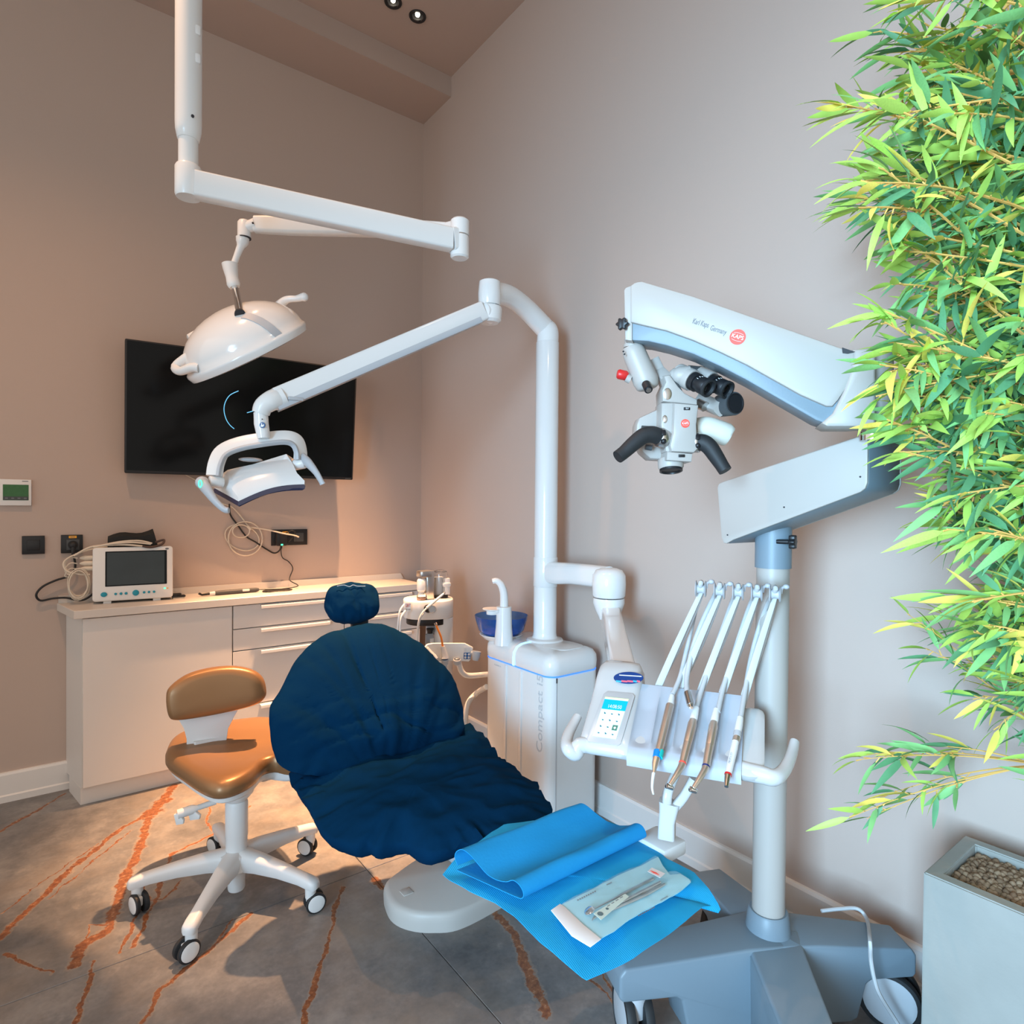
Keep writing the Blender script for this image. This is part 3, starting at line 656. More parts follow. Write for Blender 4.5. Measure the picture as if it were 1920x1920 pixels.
# seat and leg rest: silhouette ring with its own heights, a crowned top and a skirt that hangs to a ragged hem
sil = [(546, 1440, .455), (552, 1470, .445), (575, 1506, .44), (588, 1530, .43), (602, 1556, .425), (628, 1574, .42), (665, 1585, .42), (690, 1580, .42), (705, 1589, .42), (735, 1582, .42), (760, 1576, .43), (799, 1600, .425), (830, 1596, .43), (864, 1582, .44), (905, 1574, .45), (960, 1558, .455), (1005, 1545, .46), (1033, 1522, .465), (1034, 1505, .47), (1012, 1482, .47), (1010, 1466, .47), (990, 1457, .47), (958, 1433, .47), (927, 1402, .475), (890, 1362, .48), (850, 1362, .48), (780, 1390, .475), (700, 1410, .47), (620, 1428, .465)]
so = [at(a, b, z=z) for a, b, z in sil]
sc_ = V((.90, 1.66, .45))
def wr_seat(q, s, h):
    u, v = q.x-.9, q.y-1.66
    f = noise.noise(V((u*5, v*11, 4)))*.018 + abs(noise.noise(V((u*7+v*4, v*16, 8))))*-.016 + noise.noise(V((u*20, v*24, 1)))*.004
    bunch = max(0, min(1, (v-.02)*4)); f += noise.noise(V((u*9, v*26, 6)))*.020*bunch
    side = max(0, min(1, (s-.72)*5)); a = math.atan2(v, u); f += side*(noise.noise(V((a*14, s*2, 2)))*.016 - abs(noise.noise(V((a*9, s*3, 5))))*.012)
    return f*min(1, s*3+.3)*(1 if h >= -.001 else .3)
bm = NB(); pf = [(.02, -.05), (.80, -.05), (.90, -.048), (.94, -.040), (.985, -.022), (1.0, 0)]
for i in range(1, 34):
    s = 1-i/33.5; pf.append((max(.012, s), .046*(1-s**4)))
pad(bm, so, (0, 0, 1), pf, 170, disp=wr_seat, center=sc_); obj('seat', bm, NAVY, t, ang=70)
bm = NB(); box(bm, (.96, 1.78, .395), (.30, .45, .04), .012); box(bm, (.86, 1.545, .395), (.06, .06, .03), .006); obj('seat_frame', bm, WHITEM, t)
bm = NB(); box(bm, (1.24, 1.86, .23), (.22, .2, .30), .03); box(bm, (1.12, 1.84, .37), (.35, .22, .05), .012); obj('lift_column', bm, LGREY, t)
# tongue shaped floor plate
ol = [at(a, b, z=.055) for a, b in ((722, 1655), (722, 1672), (735, 1697), (765, 1712), (810, 1717), (870, 1708))] + [V((1.30, 1.655, .055)), V((1.58, 1.68, .055)), V((1.60, 1.93, .055)), V((1.42, 1.955, .055)), V((1.22, 1.96, .055))] + [at(a, b, z=.055) for a, b in ((820, 1592), (780, 1612), (745, 1636))]
for q in ol: q.z = .05
bm = NB(); pad(bm, ol, (0, 0, 1), [(.02, -.05), (1.0, -.05), (1.005, -.02), (1.0, -.004), (.985, .006), (.95, .012), (.02, .014)], 110)
pt_ = mat('warm grey plastic', (.52, .50, .47), .42, bump=.02, bscale=200, var=.02); fp = obj('floor_plate', bm, pt_, t, ang=50)
c = at(762, 1672, z=.0625); bm = NB(); box(bm, (c.x, c.y, .0625), (.036, .036, .004), .0018, mx=None); obj('foot_switch', bm, pt_, fp)

# ---------------------------------------------------------------- dental unit: cabinet, column, cuspidor
ux0, ux1, uy0, uy1 = 1.612, 1.892, 1.866, 2.335; ucx, ucy = (ux0+ux1)/2, (uy0+uy1)/2
t = thing('dental_unit', 'white dental unit cabinet with tall column, blue light strip and blue glass cuspidor', 'dental unit', (ucx, ucy, 0))
bm = NB(); prism(bm, rrect(ux1-ux0, uy1-uy0, .045, 6), .02, .652, Matrix.Translation((ucx, ucy, 0)), bev=.004, seg=1); box(bm, (ucx, ucy, .01), (ux1-ux0-.04, uy1-uy0-.04, .02))
cb = obj('cabinet_body', bm, WHITE, t)
def sideq(px, py): return at(px, py, x=ux0-.001)
for px_ in (948, 976):
    q = sideq(px_, 1300); bm = NB(); box(bm, (ux0-.0015, q.y, .34), (.006, .016, .61), .002); obj('trim_strip', bm, GLOSSW, cb)
q = at(1044, 1300, y=uy0-.0005); bm = NB(); box(bm, (q.x, uy0, .335), (.0028, .002, .625)); obj('door_seam', bm, LGREY, cb)
bm = NB(); box(bm, (q.x, uy0, .64), (.004, .003, .02)); obj('latch', bm, SEAM, cb)
bm = NB(); prism(bm, rrect(ux1-ux0+.002, uy1-uy0+.002, .046, 6), .652, .657, Matrix.Translation((ucx, ucy, 0))); obj('light_seam', bm, mat('blue seam light', (.05, .2, .8), .4, emit=(.06, .25, 1, 1), es=.9), cb)
bm = NB(); rings = []
for s, z in ((.0, .657), (.004, .662), (.006, .69), (.003, .715), (-.012, .735), (-.035, .744), (-.06, .747)):
    rings.append([V((ucx+a, ucy+b, z)) for a, b in rrect(ux1-ux0+2*s, uy1-uy0+2*s, max(.02, .05+s), 6)])
loft(bm, rings); lid = obj('lid', bm, GLOSSW, t, ang=50)
bm = NB(); prism(bm, rrect(.16, .15, .05, 6), 0, .004, Matrix.Translation((ucx+.02, uy0+.11, .744)), bev=.002); obj('tray_recess', bm, WHITE, lid)
ly = sideq(965, 1235).y
bm = NB()
for pts in ([(ux0-.0075, ly, .658), (ux0-.0075, ly, .690), (ux0-.004, ly, .715), (ux0+.012, ly, .736), (ux0+.035, ly, .7455), (ux0+.062, ly, .749), (1.73, ly, .749)], [(1.83, ly, .749), (ux1-.03, ly, .746)]):
    tube(bm, pts, 1, sec=[(.0065, .0012), (-.0065, .0012), (-.0065, -.0012), (.0065, -.0012)], up=(-.7, 0, .7))
obj('light_strip', bm, BLUELED, lid)
CC = V((1.778, 2.10, 0))
bm = NB(); lathe(bm, [(.085, .745), (.078, .755), (.058, .760), (.053, .768), (.0515, .785), (.0515, .985), (.050, .987)], Matrix.Translation(CC), 32); obj('column_foot', bm, GLOSSW, t)
bm = NB(); lathe(bm, [(.0525, .987), (.054, .99), (.054, 1.115), (.0525, 1.118)], Matrix.Translation(CC), 32); obj('arm_collar', bm, GLOSSW, t)
ztop = at(1022, 645, d=2.75).z
bm = NB(); lathe(bm, [(.0515, 1.118), (.0515, ztop), (.049, ztop+.003)], Matrix.Translation(CC), 32); obj('column', bm, GLOSSW, t)
J = at(918, 552, d=2.45)
e1 = V((CC.x, CC.y, ztop)); 
bm = NB()
pth = [e1, e1+V((0, 0, .05)), at(1018, 612, d=2.735), at(985, 578, d=2.66), at(955, 556, d=2.57), at(930, 550, d=2.49), J+V((.0, .0, .004))]
tube(bm, pth, [.050, .050, .049, .047, .046, .045, .044], 16, smooth=5, sec=[(math.cos(2*PI*i/20)*.92, math.sin(2*PI*i/20)) for i in range(20)]); obj('bent_tube', bm, GLOSSW, t, ang=60)
bm = NB(); lathe(bm, [(.042, -.045), (.044, -.04), (.046, .0), (.042, .048), (.034, .054)], Matrix.Translation(J)); obj('joint_cap', bm, GLOSSW, t)
# cuspidor bowl, dish and cup filler
BC = V((1.683, 2.30, 0))
bm = NB(); lathe(bm, [(.03, .740), (.05, .716), (.085, .735), (.100, .752), (.098, .754), (.08, .742), (.02, .735)], Matrix.Translation(BC), 32); obj('bowl_dish', bm, GLOSSW, t)
bm = NB(); lathe(bm, [(.02, .752), (.085, .753), (.106, .772), (.121, .822), (.124, .838), (.121, .838), (.117, .822), (.102, .776), (.082, .758), (.02, .757)], Matrix.Translation(BC), 40); obj('cuspidor_bowl', bm, BLUEGL, t)
TC = V((1.600, 2.168, 0)); TC = V((1.628, 2.205, 0))
bm = NB(); lathe(bm, [(.044, .728), (.043, .735), (.037, .80), (.034, .895), (.030, .897)], Matrix.Translation(TC), 28); fl = obj('filler_tower', bm, GLOSSW, t)
bm = NB(); lf = (-RT)
tube(bm, [TC+V((0, 0, .89)), TC+V((0, 0, .93)), TC+lf*.004+V((0, 0, .965)), TC+lf*.016+V((0, 0, .995)), TC+lf*.034+V((0, 0, 1.010)), TC+lf*.052+V((0, 0, 1.008))], [.0195, .0185, .0175, .016, .014, .012], 14, smooth=4); obj('bowl_rinse_tube', bm, GLOSSW, t)
bm = NB(); c_ = TC+lf*.052; lathe(bm, [(.026, .862), (.027, .878), (.044, .884), (.044, .887), (.022, .886)], Matrix.Translation(c_), 24); box(bm, TC+lf*.025+V((0, 0, .878)), (.05, .05, .012), .003); obj('cup_holder', bm, GLOSSW, t)
m_ = fr((ux0-.0012, sideq(1012, 1338).y, sideq(1012, 1338).z), (0, 0, 1), (0, 1, 0))
text('lettering', 'Compact i5', .052, m_, PALEINK, cb, width=.315)
q = sideq(933, 1248); text('emblem', 'PLANMECA', .009, fr((ux0-.0012, q.y, q.z), (0, -1, 0), (0, 0, 1)), PALEINK, cb, width=.05)
# assistant arm with suction holders
ay = 2.45
def ap(px, py, dy=0): return at(px, py, y=ay+dy)
bm = NB(); tube(bm, [ap(935, 1263, -.13), ap(908, 1265, -.03), ap(880, 1267), ap(868, 1262), ap(862, 1250, .005), ap(858, 1232, .01)], .0135, 12, smooth=5); obj('assistant_arm', bm, GLOSSW, t)
bm = NB(); tube(bm, [at(912, 1288, y=2.32), ap(893, 1300), ap(878, 1318), ap(873, 1345), ap(872, 1378), ap(872, 1430)], .013, 12, smooth=5); obj('suction_pipe', bm, GLOSSW, t)
pn = V((-.45, -.89, .10)).normalized(); pp = ap(842, 1225)
hol = [onpl(a, b, pp, pn) for a, b in ((790, 1222), (800, 1208), (812, 1206), (872, 1206), (888, 1214), (886, 1226), (881, 1241), (866, 1240), (820, 1240), (800, 1236))]
bm = NB(); pad(bm, hol, pn, [(.02, -.03), (.95, -.03), (1.0, -.02), (1.0, -.004), (.96, .002), (.02, .003)], 60, smooth=False); hb = obj('holder_panel', bm, GLOSSW, t)
bm = NB(); q = onpl(876, 1224, pp+pn*.004, pn); pf_ = fr(q, RT, UP-UP*0+V((0, 0, 0)) if False else V((0, 0, 1)))
kx = (onpl(884, 1224, pp, pn)-onpl(868, 1224, pp, pn)).normalized(); kf = fr(q, kx, (0, 0, 1))
prism(bm, rrect(.035, .062, .006), 0, .0012, kf); kp = obj('keypad', bm, WHITE, hb)
bm = NB(); prism(bm, rrect(.032, .030, .003), .0012, .0018, kf @ Matrix.Translation((0, -.014, 0))); obj('keypad_field', bm, mat('keypad blue', lin(30, 95, 165), .4), kp)
for u in (-.008, .008):
    for v in (-.021, -.007, .009, .022): bm = NB(); lathe(bm, [(.0055, .0018), (.0055, .003), (.003, .0032)], kf @ Matrix.Translation((u, v, 0)), 12); obj('key', bm, WHITEM, kp)
for px_, py_, k in ((806, 1228, 0), (834, 1232, 1), (857, 1232, 2)):
    q = onpl(px_, py_, pp+pn*.018, pn); bm = NB(); lathe(bm, [(.017, -.02), (.018, .0), (.0145, .004), (.0145, -.02)], axm(q-V((0, 0, .012)), V((0, 0, 1))+pn*.3), 18, caps=False); box(bm, q-pn*.012-V((0, 0, .016)), (.016, .016, .018), .003); obj('holder', bm, LGREY, hb)
q = onpl(893, 1226, pp+pn*.012, pn); bm = NB(); tube(bm, [onpl(882, 1222, pp-pn*.01, pn), q], 1, sec=rrect(.03, .012, .003, 2), up=(0, 0, 1)); lathe(bm, [(.014, -.03), (.019, -.012), (.021, .012), (.018, .012), (.015, -.012)], axm(q, V((.2, 0, 1))), 18, caps=False); obj('holder', bm, LGREY, hb)
h1_ = thing('suction_handpiece', 'thick grey suction handpiece in the leftmost assistant holder', 'suction handpiece', tuple(onpl(810, 1232, pp+pn*.02, pn)), 'suction handpieces on the assistant arm')
a_, b_ = onpl(812, 1232, pp+pn*.03, pn), onpl(799, 1216, pp+pn*.03, pn)
bm = NB(); tube(bm, [a_+(a_-b_)*.3, a_, a_.lerp(b_, .5), b_], [.016, .0165, .0125, .0115], 14); obj('handpiece_body', bm, LGREY, h1_)
bm = NB(); tube(bm, [a_.lerp(b_, .9), b_+(b_-a_)*.06], [.0125, .0105], 14); obj('nozzle', bm, LGREY, h1_)
bm = NB(); cyl(bm, b_+(b_-a_)*.062, b_+(b_-a_)*.075, .005); obj('bore', bm, BLACK, h1_)
bm = NB(); tube(bm, [a_+(a_-b_)*.25, a_-V((0, 0, .06)), a_-V((-.02, 0, .14))], .010, 10, smooth=4); obj('hose', bm, LGREY, h1_)
h2_ = thing('saliva_ejector', 'thin orange saliva ejector tube standing in a grey assistant holder', 'saliva ejector', tuple(onpl(834, 1232, pp+pn*.02, pn)), 'suction handpieces on the assistant arm')
a_ = onpl(834, 1230, pp+pn*.018, pn); tp = [onpl(a, b, pp+pn*.018, pn) for a, b in ((830, 1212), (827, 1195), (821, 1180), (818, 1172))]
bm = NB(); tube(bm, [a_-V((0, 0, .01)), a_, tp[0]], [.019, .015, .010], 14); obj('handpiece_body', bm, LGREY, h2_)
bm = NB(); tube(bm, tp, .0048, 8, smooth=4); obj('ejector_tube', bm, ORANGE, h2_)
bm = NB(); tube(bm, [tp[-1], onpl(816, 1168, pp+pn*.018, pn)], .0065, 8); obj('tip', bm, CLEAR, h2_)
bm = NB(); cyl(bm, a_-V((0, 0, .022)), a_-V((0, 0, .014)), .015); obj('band', bm, mat('blue band', lin(30, 80, 130), .5), h2_)
bm = NB(); tube(bm, [a_-V((0, 0, .02)), a_-V((0, 0, .07)), a_-V((-.01, 0, .15))], [.0115, .0115, .0115], 10, smooth=4); obj('hose', bm, LGREY, h2_)

# ---------------------------------------------------------------- prophylaxis trolley by the corner
gy = 2.88
def gp_(px, py, dy=0): return at(px, py, y=gy+dy)
c0 = gp_(803, 1135); gx = c0.x; sc = .00285
t = thing('prophylaxis_trolley', 'white polishing trolley with steel powder chamber and water bottle in the corner', 'dental trolley', (gx, gy, 0))
zt, zb = gp_(803, 1128, -.1).z, gp_(803, 1162, -.1).z
def half(w, d_, n=20): return [(w*math.cos(a)*(1 if True else 1), d_*math.sin(a)) for a in [2*PI*i/n for i in range(n)]]
oval = rrect(.262, .25, .105, 7)
gm = fr((gx, gy, 0), RT.cross(V((0, 0, 1))).cross(V((0, 0, 1)))*-1, V((0, 0, 1)).cross(RT)) if False else Matrix.Translation((gx, gy, 0)) @ Matrix.Rotation(math.radians(-28), 4, 'Z')
bm = NB(); prism(bm, oval, zb, zt, gm, bev=.006); top = obj('head_unit', bm, WHITE, t)
bm = NB(); prism(bm, rrect(.22, .20, .09, 7), zb-.035, zb, gm @ Matrix.Translation((-.005, -.005, 0)), bev=.004); obj('under_ring', bm, BLACK, t)
bm = NB(); prism(bm, rrect(.10, .20, .045, 6), .06, zb, gm @ Matrix.Translation((.08, .02, 0)), bev=.004); obj('pillar', bm, WHITE, t)
bm = NB(); prism(bm, rrect(.05, .14, .004), .30, zb-.02, gm @ Matrix.Translation((.015, .03, 0))); obj('back_panel', bm, LGREY, t)
bm = NB(); prism(bm, rrect(.30, .34, .10, 6), .05, .09, gm, bev=.01); obj('base', bm, WHITE, t)
for a in (45, 135, 225, 315):
    q = gm @ V((.13*math.cos(math.radians(a)), .15*math.sin(math.radians(a)), 0)); bm = NB(); lathe(bm, [(.02, -.010), (.025, -.008), (.025, .008), (.02, .010)], axm(q+V((0, 0, .025)), (1, .3, 0))); box(bm, q+V((0, 0, .042)), (.02, .02, .02), .003); obj('caster', bm, DGREY, t)
def lp(x, y, z): return gm @ V((x, y, z))
# steel chamber
q = gp_(797, 1100, -.02); bm = NB(); hx_ = gm @ V((-.02, -.035, 0))
prism(bm, rrect(.050, .060, .012), zt, zt+.150, Matrix.Translation((hx_.x+.02, hx_.y, 0)) , bev=.003); prism(bm, rrect(.078, .062, .018), zt+.118, zt+.152, Matrix.Translation((hx_.x-.002, hx_.y-.002, 0)), bev=.006); obj('powder_tower', bm, STEEL, t)
pc_ = V((hx_.x-.026, hx_.y-.012, zt)); bm = NB(); lathe(bm, [(.024, 0), (.024, .02), (.016, .035), (.018, .045)], Matrix.Translation(pc_), 20); obj('powder_jar', bm, CLEAR, t)
bm = NB(); lathe(bm, [(.015, .030), (.012, .04), (.023, .052), (.024, .10), (.020, .108), (.016, .112)], Matrix.Translation(pc_), 20); obj('jar_cap', bm, WHITE, t)
bm = NB(); lathe(bm, [(.0225, .001), (.022, .012), (.01, .012)], Matrix.Translation(pc_), 20); obj('powder', bm, mat('rose powder', (.55, .33, .25), .8), t)
# water bottle with its cradle
wc_ = gm @ V((.062, .02, 0)); wc_ = V((wc_.x, wc_.y, zt))
bm = NB(); lathe(bm, [(.043, 0), (.043, .016), (.040, .017)], Matrix.Translation(wc_), 24); obj('bottle_base', bm, BLACK, t)
bm = NB(); lathe(bm, [(.040, .017), (.041, .02), (.041, .128), (.036, .142), (.016, .148), (.015, .146), (.034, .139), (.0385, .126), (.0385, .021)], Matrix.Translation(wc_), 28); obj('water_bottle', bm, CLEAR, t)
bm = NB(); lathe(bm, [(.030, .018), (.030, .110), (.02, .112)], Matrix.Translation(wc_ + V((-.006, .004, 0))), 20); obj('inner_tank', bm, LGREY, t)
bm = NB(); box(bm, wc_+V((.022, -.026, .062)), (.034, .03, .088), .004); box(bm, wc_+V((.018, -.034, .072)), (.045, .03, .022), .006); obj('bottle_cradle', bm, WHITE, t)
# knob, lettering, hoses
kq = at(810, 1142, y=gy-.125); bm = NB(); lathe(bm, [(.021, -.02), (.021, .0)], axm(kq+V((-.016, .01, .002)), (-.3, -1, 0)), 20); obj('knob_seat', bm, BLACK, t)
bm = NB(); lathe(bm, [(.0195, -.01), (.0205, .004), (.0185, .010), (.016, .010), (.015, .008)], axm(kq, (-.3, -1, .1)), 24); obj('control_knob', bm, STEEL, t)
lq = onpl(764, 1137, gm @ V((-.09, -.118, 0)), V((-.62, -.78, 0)))
tx_ = V((.78, -.62, 0)); fm = fr(lq, tx_, (0, 0, 1)); fm.translation = lq
lq2 = lq
bm = NB(); prism(bm, rrect(.030, .044, .002), 0, .001, fm @ Matrix.Translation((.003, -.004, .0))); st = obj('badge', bm, WHITE, t)
text('lettering', 'GBT', .021, fm @ Matrix.Translation((.003, .004, .0013)), RED, st, width=.026)
text('lettering', 'MACHINE', .007, fm @ Matrix.Translation((.003, -.015, .0013)), INK, st, width=.025)
bm = NB(); tube(bm, [at(758, 1133, y=gy-.08), at(750, 1145, y=gy-.09), at(747, 1165, y=gy-.09), at(745, 1185, y=gy-.08)], .0045, 8, smooth=4); tube(bm, [at(760, 1145, y=gy-.09), at(752, 1158, y=gy-.10), at(750, 1185, y=gy-.10)], .0045, 8, smooth=4); obj('hose', bm, WHITE, t)
hp1 = thing('polishing_handpiece', 'slim white polishing handpiece resting across the trolley knob', 'handpiece', tuple(at(810, 1133, y=gy-.15)))
a_, b_ = at(800, 1140, y=gy-.155), at(832, 1113, y=gy-.155)
bm = NB(); tube(bm, [a_, a_.lerp(b_, .4), a_.lerp(b_, .9), b_], [.0075, .0075, .0058, .005], 10); obj('handpiece_body', bm, WHITE, hp1)
bm = NB(); ball(bm, b_+V((.004, 0, .003)), .006, 10); obj('nozzle', bm, STEEL, hp1)
bm = NB(); tube(bm, [a_, at(790, 1152, y=gy-.155), at(784, 1170, y=gy-.15), at(782, 1195, y=gy-.14), at(781, 1215, y=gy-.13)], .0045, 8, smooth=4); tube(bm, [at(795, 1150, y=gy-.15), at(787, 1163, y=gy-.15), at(783, 1190, y=gy-.14)], .004, 8, smooth=4); obj('hose', bm, WHITE, hp1)
q = at(806, 1205, y=gy-.06)
bt = thing('spare_bottle', 'small clear bottle with a black cap below the polishing trolley head', 'bottle', (q.x, q.y, .60))
bm = NB(); lathe(bm, [(.02, .60), (.024, .603), (.024, .668), (.016, .674)], Matrix.Translation((q.x, q.y, 0)), 18); obj('bottle_body', bm, CLEAR, bt)
bm = NB(); lathe(bm, [(.013, .672), (.015, .684), (.019, .694), (.019, .699), (.014, .70)], Matrix.Translation((q.x, q.y, 0)), 18); obj('cap', bm, BLACK, bt)
bm = NB(); box(bm, (q.x, q.y-.02, .635), (.02, .010, .03), .001); obj('bottle_label', bm, WHITE, bt)
bm = NB(); prism(bm, rrect(.10, .10, .02), .585, .60, Matrix.Translation((q.x, q.y, 0))); obj('shelf', bm, WHITE, t)
# ---------------------------------------------------------------- surgical lamp on the ceiling pole
A0 = at(353, 340, d=1.9)
def az(y): return at(353, y, d=1.9).z
def ring_at(bm, c, r, h, m=None): return lathe(bm, [(r, -h/2), (r, h/2)], Matrix.Translation(c), 28)
t = thing('surgical_lamp', 'white surgical dome lamp on a folded arm below a ceiling pole', 'surgical lamp', (A0.x, A0.y, ZC), None)
AX = Matrix.Translation((A0.x, A0.y, 0))
bm = NB(); lathe(bm, [(.0375, ZC+.05), (.0375, az(232)), (.0365, az(246)), (.031, az(263)), (.029, az(264))], AX, 32); obj('pole_sleeve', bm, WHITE, t)
for yy in (66, 118): bm = NB(); c = A0+RT*.034-FW*.012; box(bm, (c.x, c.y, az(yy)), (.016, .016, .03), .005); obj('cable_clip', bm, WHITE, t)
bm = NB(); c = A0+RT*.026-FW*.0262; lathe(bm, [(.0045, 0), (.0045, .004)], axm((c.x, c.y, az(229)), RT*.6-FW*.7), 12); obj('screw', bm, SEAM, t)
bm = NB(); lathe(bm, [(.0295, az(262)), (.0295, az(258))], AX, 28); obj('seam_ring', bm, STEEL, t)
bm = NB(); lathe(bm, [(.028, az(256)), (.028, az(322))], AX, 28); obj('inner_pole', bm, WHITE, t)
bm = NB(); lathe(bm, [(.034, az(312)), (.0375, az(316)), (.0375, az(366)), (.034, az(371))], AX, 32); obj('joint_drum', bm, WHITE, t)
TIP = at(862, 452, d=2.26); bs = at(365, 347, d=1.895); be = at(846, 450, d=2.24)
be.z = be.z
bm = NB(); tube(bm, [bs, be], 1, sec=rrect(.052, .078, .008, 3), up=(0, 0, 1)); obj('fixed_arm', bm, WHITE, t, ang=45)
bm = NB(); lathe(bm, [(.028, -.064), (.034, -.058), (.034, .012), (.033, .015)], Matrix.Translation(TIP), 28); tube(bm, [be, TIP], 1, sec=rrect(.056, .082, .01, 3), up=(0, 0, 1)); obj('elbow_lower', bm, WHITE, t)
T2 = V((TIP.x, TIP.y, 0))
bm = NB(); ring_at(bm, TIP+V((0, 0, .017)), .0335, .004); obj('seam_ring', bm, STEEL, t)
E2 = at(458, 428, d=2.32); e0 = at(840, 432, d=2.30)
bm = NB(); lathe(bm, [(.034, .019), (.034, .072), (.028, .078)], Matrix.Translation(TIP), 28); tube(bm, [TIP+V((0, 0, .045)), e0], [1, .9], sec=rrect(.045, .056, .008, 3), up=(0, 0, 1)); obj('elbow_upper', bm, WHITE, t)
bm = NB(); e1_ = at(478, 421, d=2.32); tube(bm, [e0, e0.lerp(e1_, .35)+V((0, 0, .002)), e0.lerp(e1_, .8), e1_], [.80, 1.0, 1.02, .9], sec=rrect(.042, .066, .012, 3), smooth=3, up=(0, 0, 1)); obj('spring_arm', bm, WHITE, t, ang=45)
for q in (at(832, 437, d=2.27), at(474, 418, d=2.295)): bm = NB(); ball(bm, q, .004, 8); obj('screw', bm, SEAM, t)
bm = NB(); lathe(bm, [(.024, -.034), (.024, .02), (.018, .028)], Matrix.Translation(E2), 24); tube(bm, [E2, at(480, 421, d=2.32)], [.02, .024], 14); obj('arm_elbow', bm, WHITE, t)
bm = NB(); ring_at(bm, E2+V((0, 0, -.037)), .0245, .004); obj('seam_ring', bm, SEAM, t)
def sp(px, py, dd=0): return at(px, py, d=2.32+dd)
bm = NB(); tube(bm, [sp(455, 446), sp(454, 455), sp(451, 463), sp(444, 480), sp(438, 497)], [.024, .022, .014, .0115, .0115], 14, smooth=2); obj('drop_tube', bm, WHITE, t)
bm = NB(); tube(bm, [sp(431, 495), sp(432, 503), sp(435, 520), sp(438, 533), sp(440, 539)], [.029, .027, .022, .024, .018], 20, smooth=2); obj('yoke_knuckle', bm, WHITE, t)
bm = NB(); rod_top = sp(440, 538)
DC = sp(462, 652, .02); dn = (UP*.84 - RT*.31 - FW*.44).normalized(); dx = (RT*.92 + UP*.42); dm = fr(DC, dx, dn.cross(dx)); 
if dm.col[2].to_3d().dot(dn) < 0: dm = fr(DC, dx, -dn.cross(dx))
prof = [(.20, -.034), (.232, -.030), (.240, -.010), (.238, .000), (.233, .004)] + [(.232*math.cos(a), .004+.150*math.sin(a)**1.0) for a in [math.radians(d_) for d_ in (10, 20, 30, 40, 50, 60, 70, 80, 86)]] + [(.004, .154)]
bm = NB(); lathe(bm, prof, dm, 56); dome = obj('dome', bm, GLOSSW, t, ang=50)
bm = NB(); lathe(bm, [(.19, -.030), (.19, -.036), (.02, -.036)], dm, 40); obj('lamp_glass', bm, CLEAR, dome)
def domep(r_, ang, off=.002):
    h_ = .004+.150*math.sqrt(max(0, 1-(r_/.232)**2)); a = math.radians(ang)
    return dm @ V((r_*math.cos(a)*(1), r_*math.sin(a), h_+off))
dmi = dm.inverted()
def ondome(px, py):
    for k in range(900):
        p = at(px, py, d=1.95+k*.001); q = dmi @ p; r_ = math.hypot(q.x, q.y)
        if r_ < .232 and -.02 < q.z <= .004+.150*math.sqrt(1-(r_/.232)**2): return p
    return at(px, py, d=2.25)
gq = [ondome(a, b) for a, b in ((456, 592), (466, 593), (477, 597), (488, 602), (499, 609), (509, 617), (518, 625), (526, 633))]
gd = (gq[-1]-gq[0]).normalized(); rings = []
for k, p in enumerate(gq):
    q = dmi @ p; nn = (dm.to_3x3() @ V((q.x/.232**2, q.y/.232**2, max(0, q.z-.004)/.15**2))).normalized(); gs = gd.cross(nn).normalized(); p = p+nn*.0025
    rings.append([p+gs*.016, p-gs*.016, p-gs*.016-nn*.012, p+gs*.016-nn*.012])
bm = NB(); loft(bm, rings); obj('dome_groove', bm, LGREY, dome)
bm = NB(); rb_ = ondome(450, 588); lathe(bm, [(.019, -.008), (.0175, .004), (.0165, .007)], axm(rb_, sp(440, 538)-rb_), 20); obj('socket_ring', bm, SEAM, dome)
bm = NB(); tube(bm, [rod_top, rb_], [.0125, .0135], 14); obj('chrome_rod', bm, CHROME, t)
bm = NB(); tube(bm, [sp(522, 575, .12), sp(530, 567, .11), sp(540, 561, .1), sp(556, 560, .1), sp(568, 557, .1)], [.020, .017, .014, .0125, .016], 14, smooth=4); ball(bm, sp(570, 557, .1), .017, 14); obj('handle', bm, WHITE, t)
bm = NB(); tube(bm, [sp(376, 660, -.1), sp(352, 672, -.1), sp(330, 688, -.1), sp(338, 696, -.13), sp(360, 689, -.15), sp(373, 690, -.15)], [.024, .021, .017, .015, .016, .018], 14, smooth=4); obj('handle', bm, WHITE, t)
pp_ = [sp(350, 630, .1), sp(395, 604, .16), sp(398, 650, .16), sp(362, 651, .1)]
bm = NB(); slabpoly(bm, pp_, (pp_[1]-pp_[0]).cross(pp_[3]-pp_[0]), .028, .003); obj('side_box', bm, WHITE, t)

# ---------------------------------------------------------------- operating light on the unit column
t = thing('operating_light', 'white dental operating light with grey handles on the unit arm before the television', 'operating light', (J.x, J.y, J.z-.1))
bm = NB(); j2 = J+V((.0, .0, -.052)); lathe(bm, [(.036, -.062), (.047, -.052), (.050, -.01), (.048, .0), (.042, .003)], Matrix.Translation(j2), 28); arm0 = at(905, 584, d=2.42); arm1 = at(520, 748, d=2.10)
tube(bm, [j2-V((0, 0, .02)), arm0], [.045, .036], 16); obj('joint_drum', bm, GLOSSW, t)
bm = NB(); tube(bm, [arm0, arm1], 1, sec=rrect(.052, .074, .010, 3), up=(0, 0, 1)); arm_ = obj('spring_arm', bm, GLOSSW, t, ang=45)
bm = NB(); dn_ = V((0, 0, -.031)); tube(bm, [arm0.lerp(arm1, .02)+dn_, arm1+dn_], 1, sec=rrect(.0545, .024, .004, 2), up=(0, 0, 1)); obj('arm_trim', bm, LGREY, arm_)
def op(px, py, dd=0): return at(px, py, d=2.07+dd)
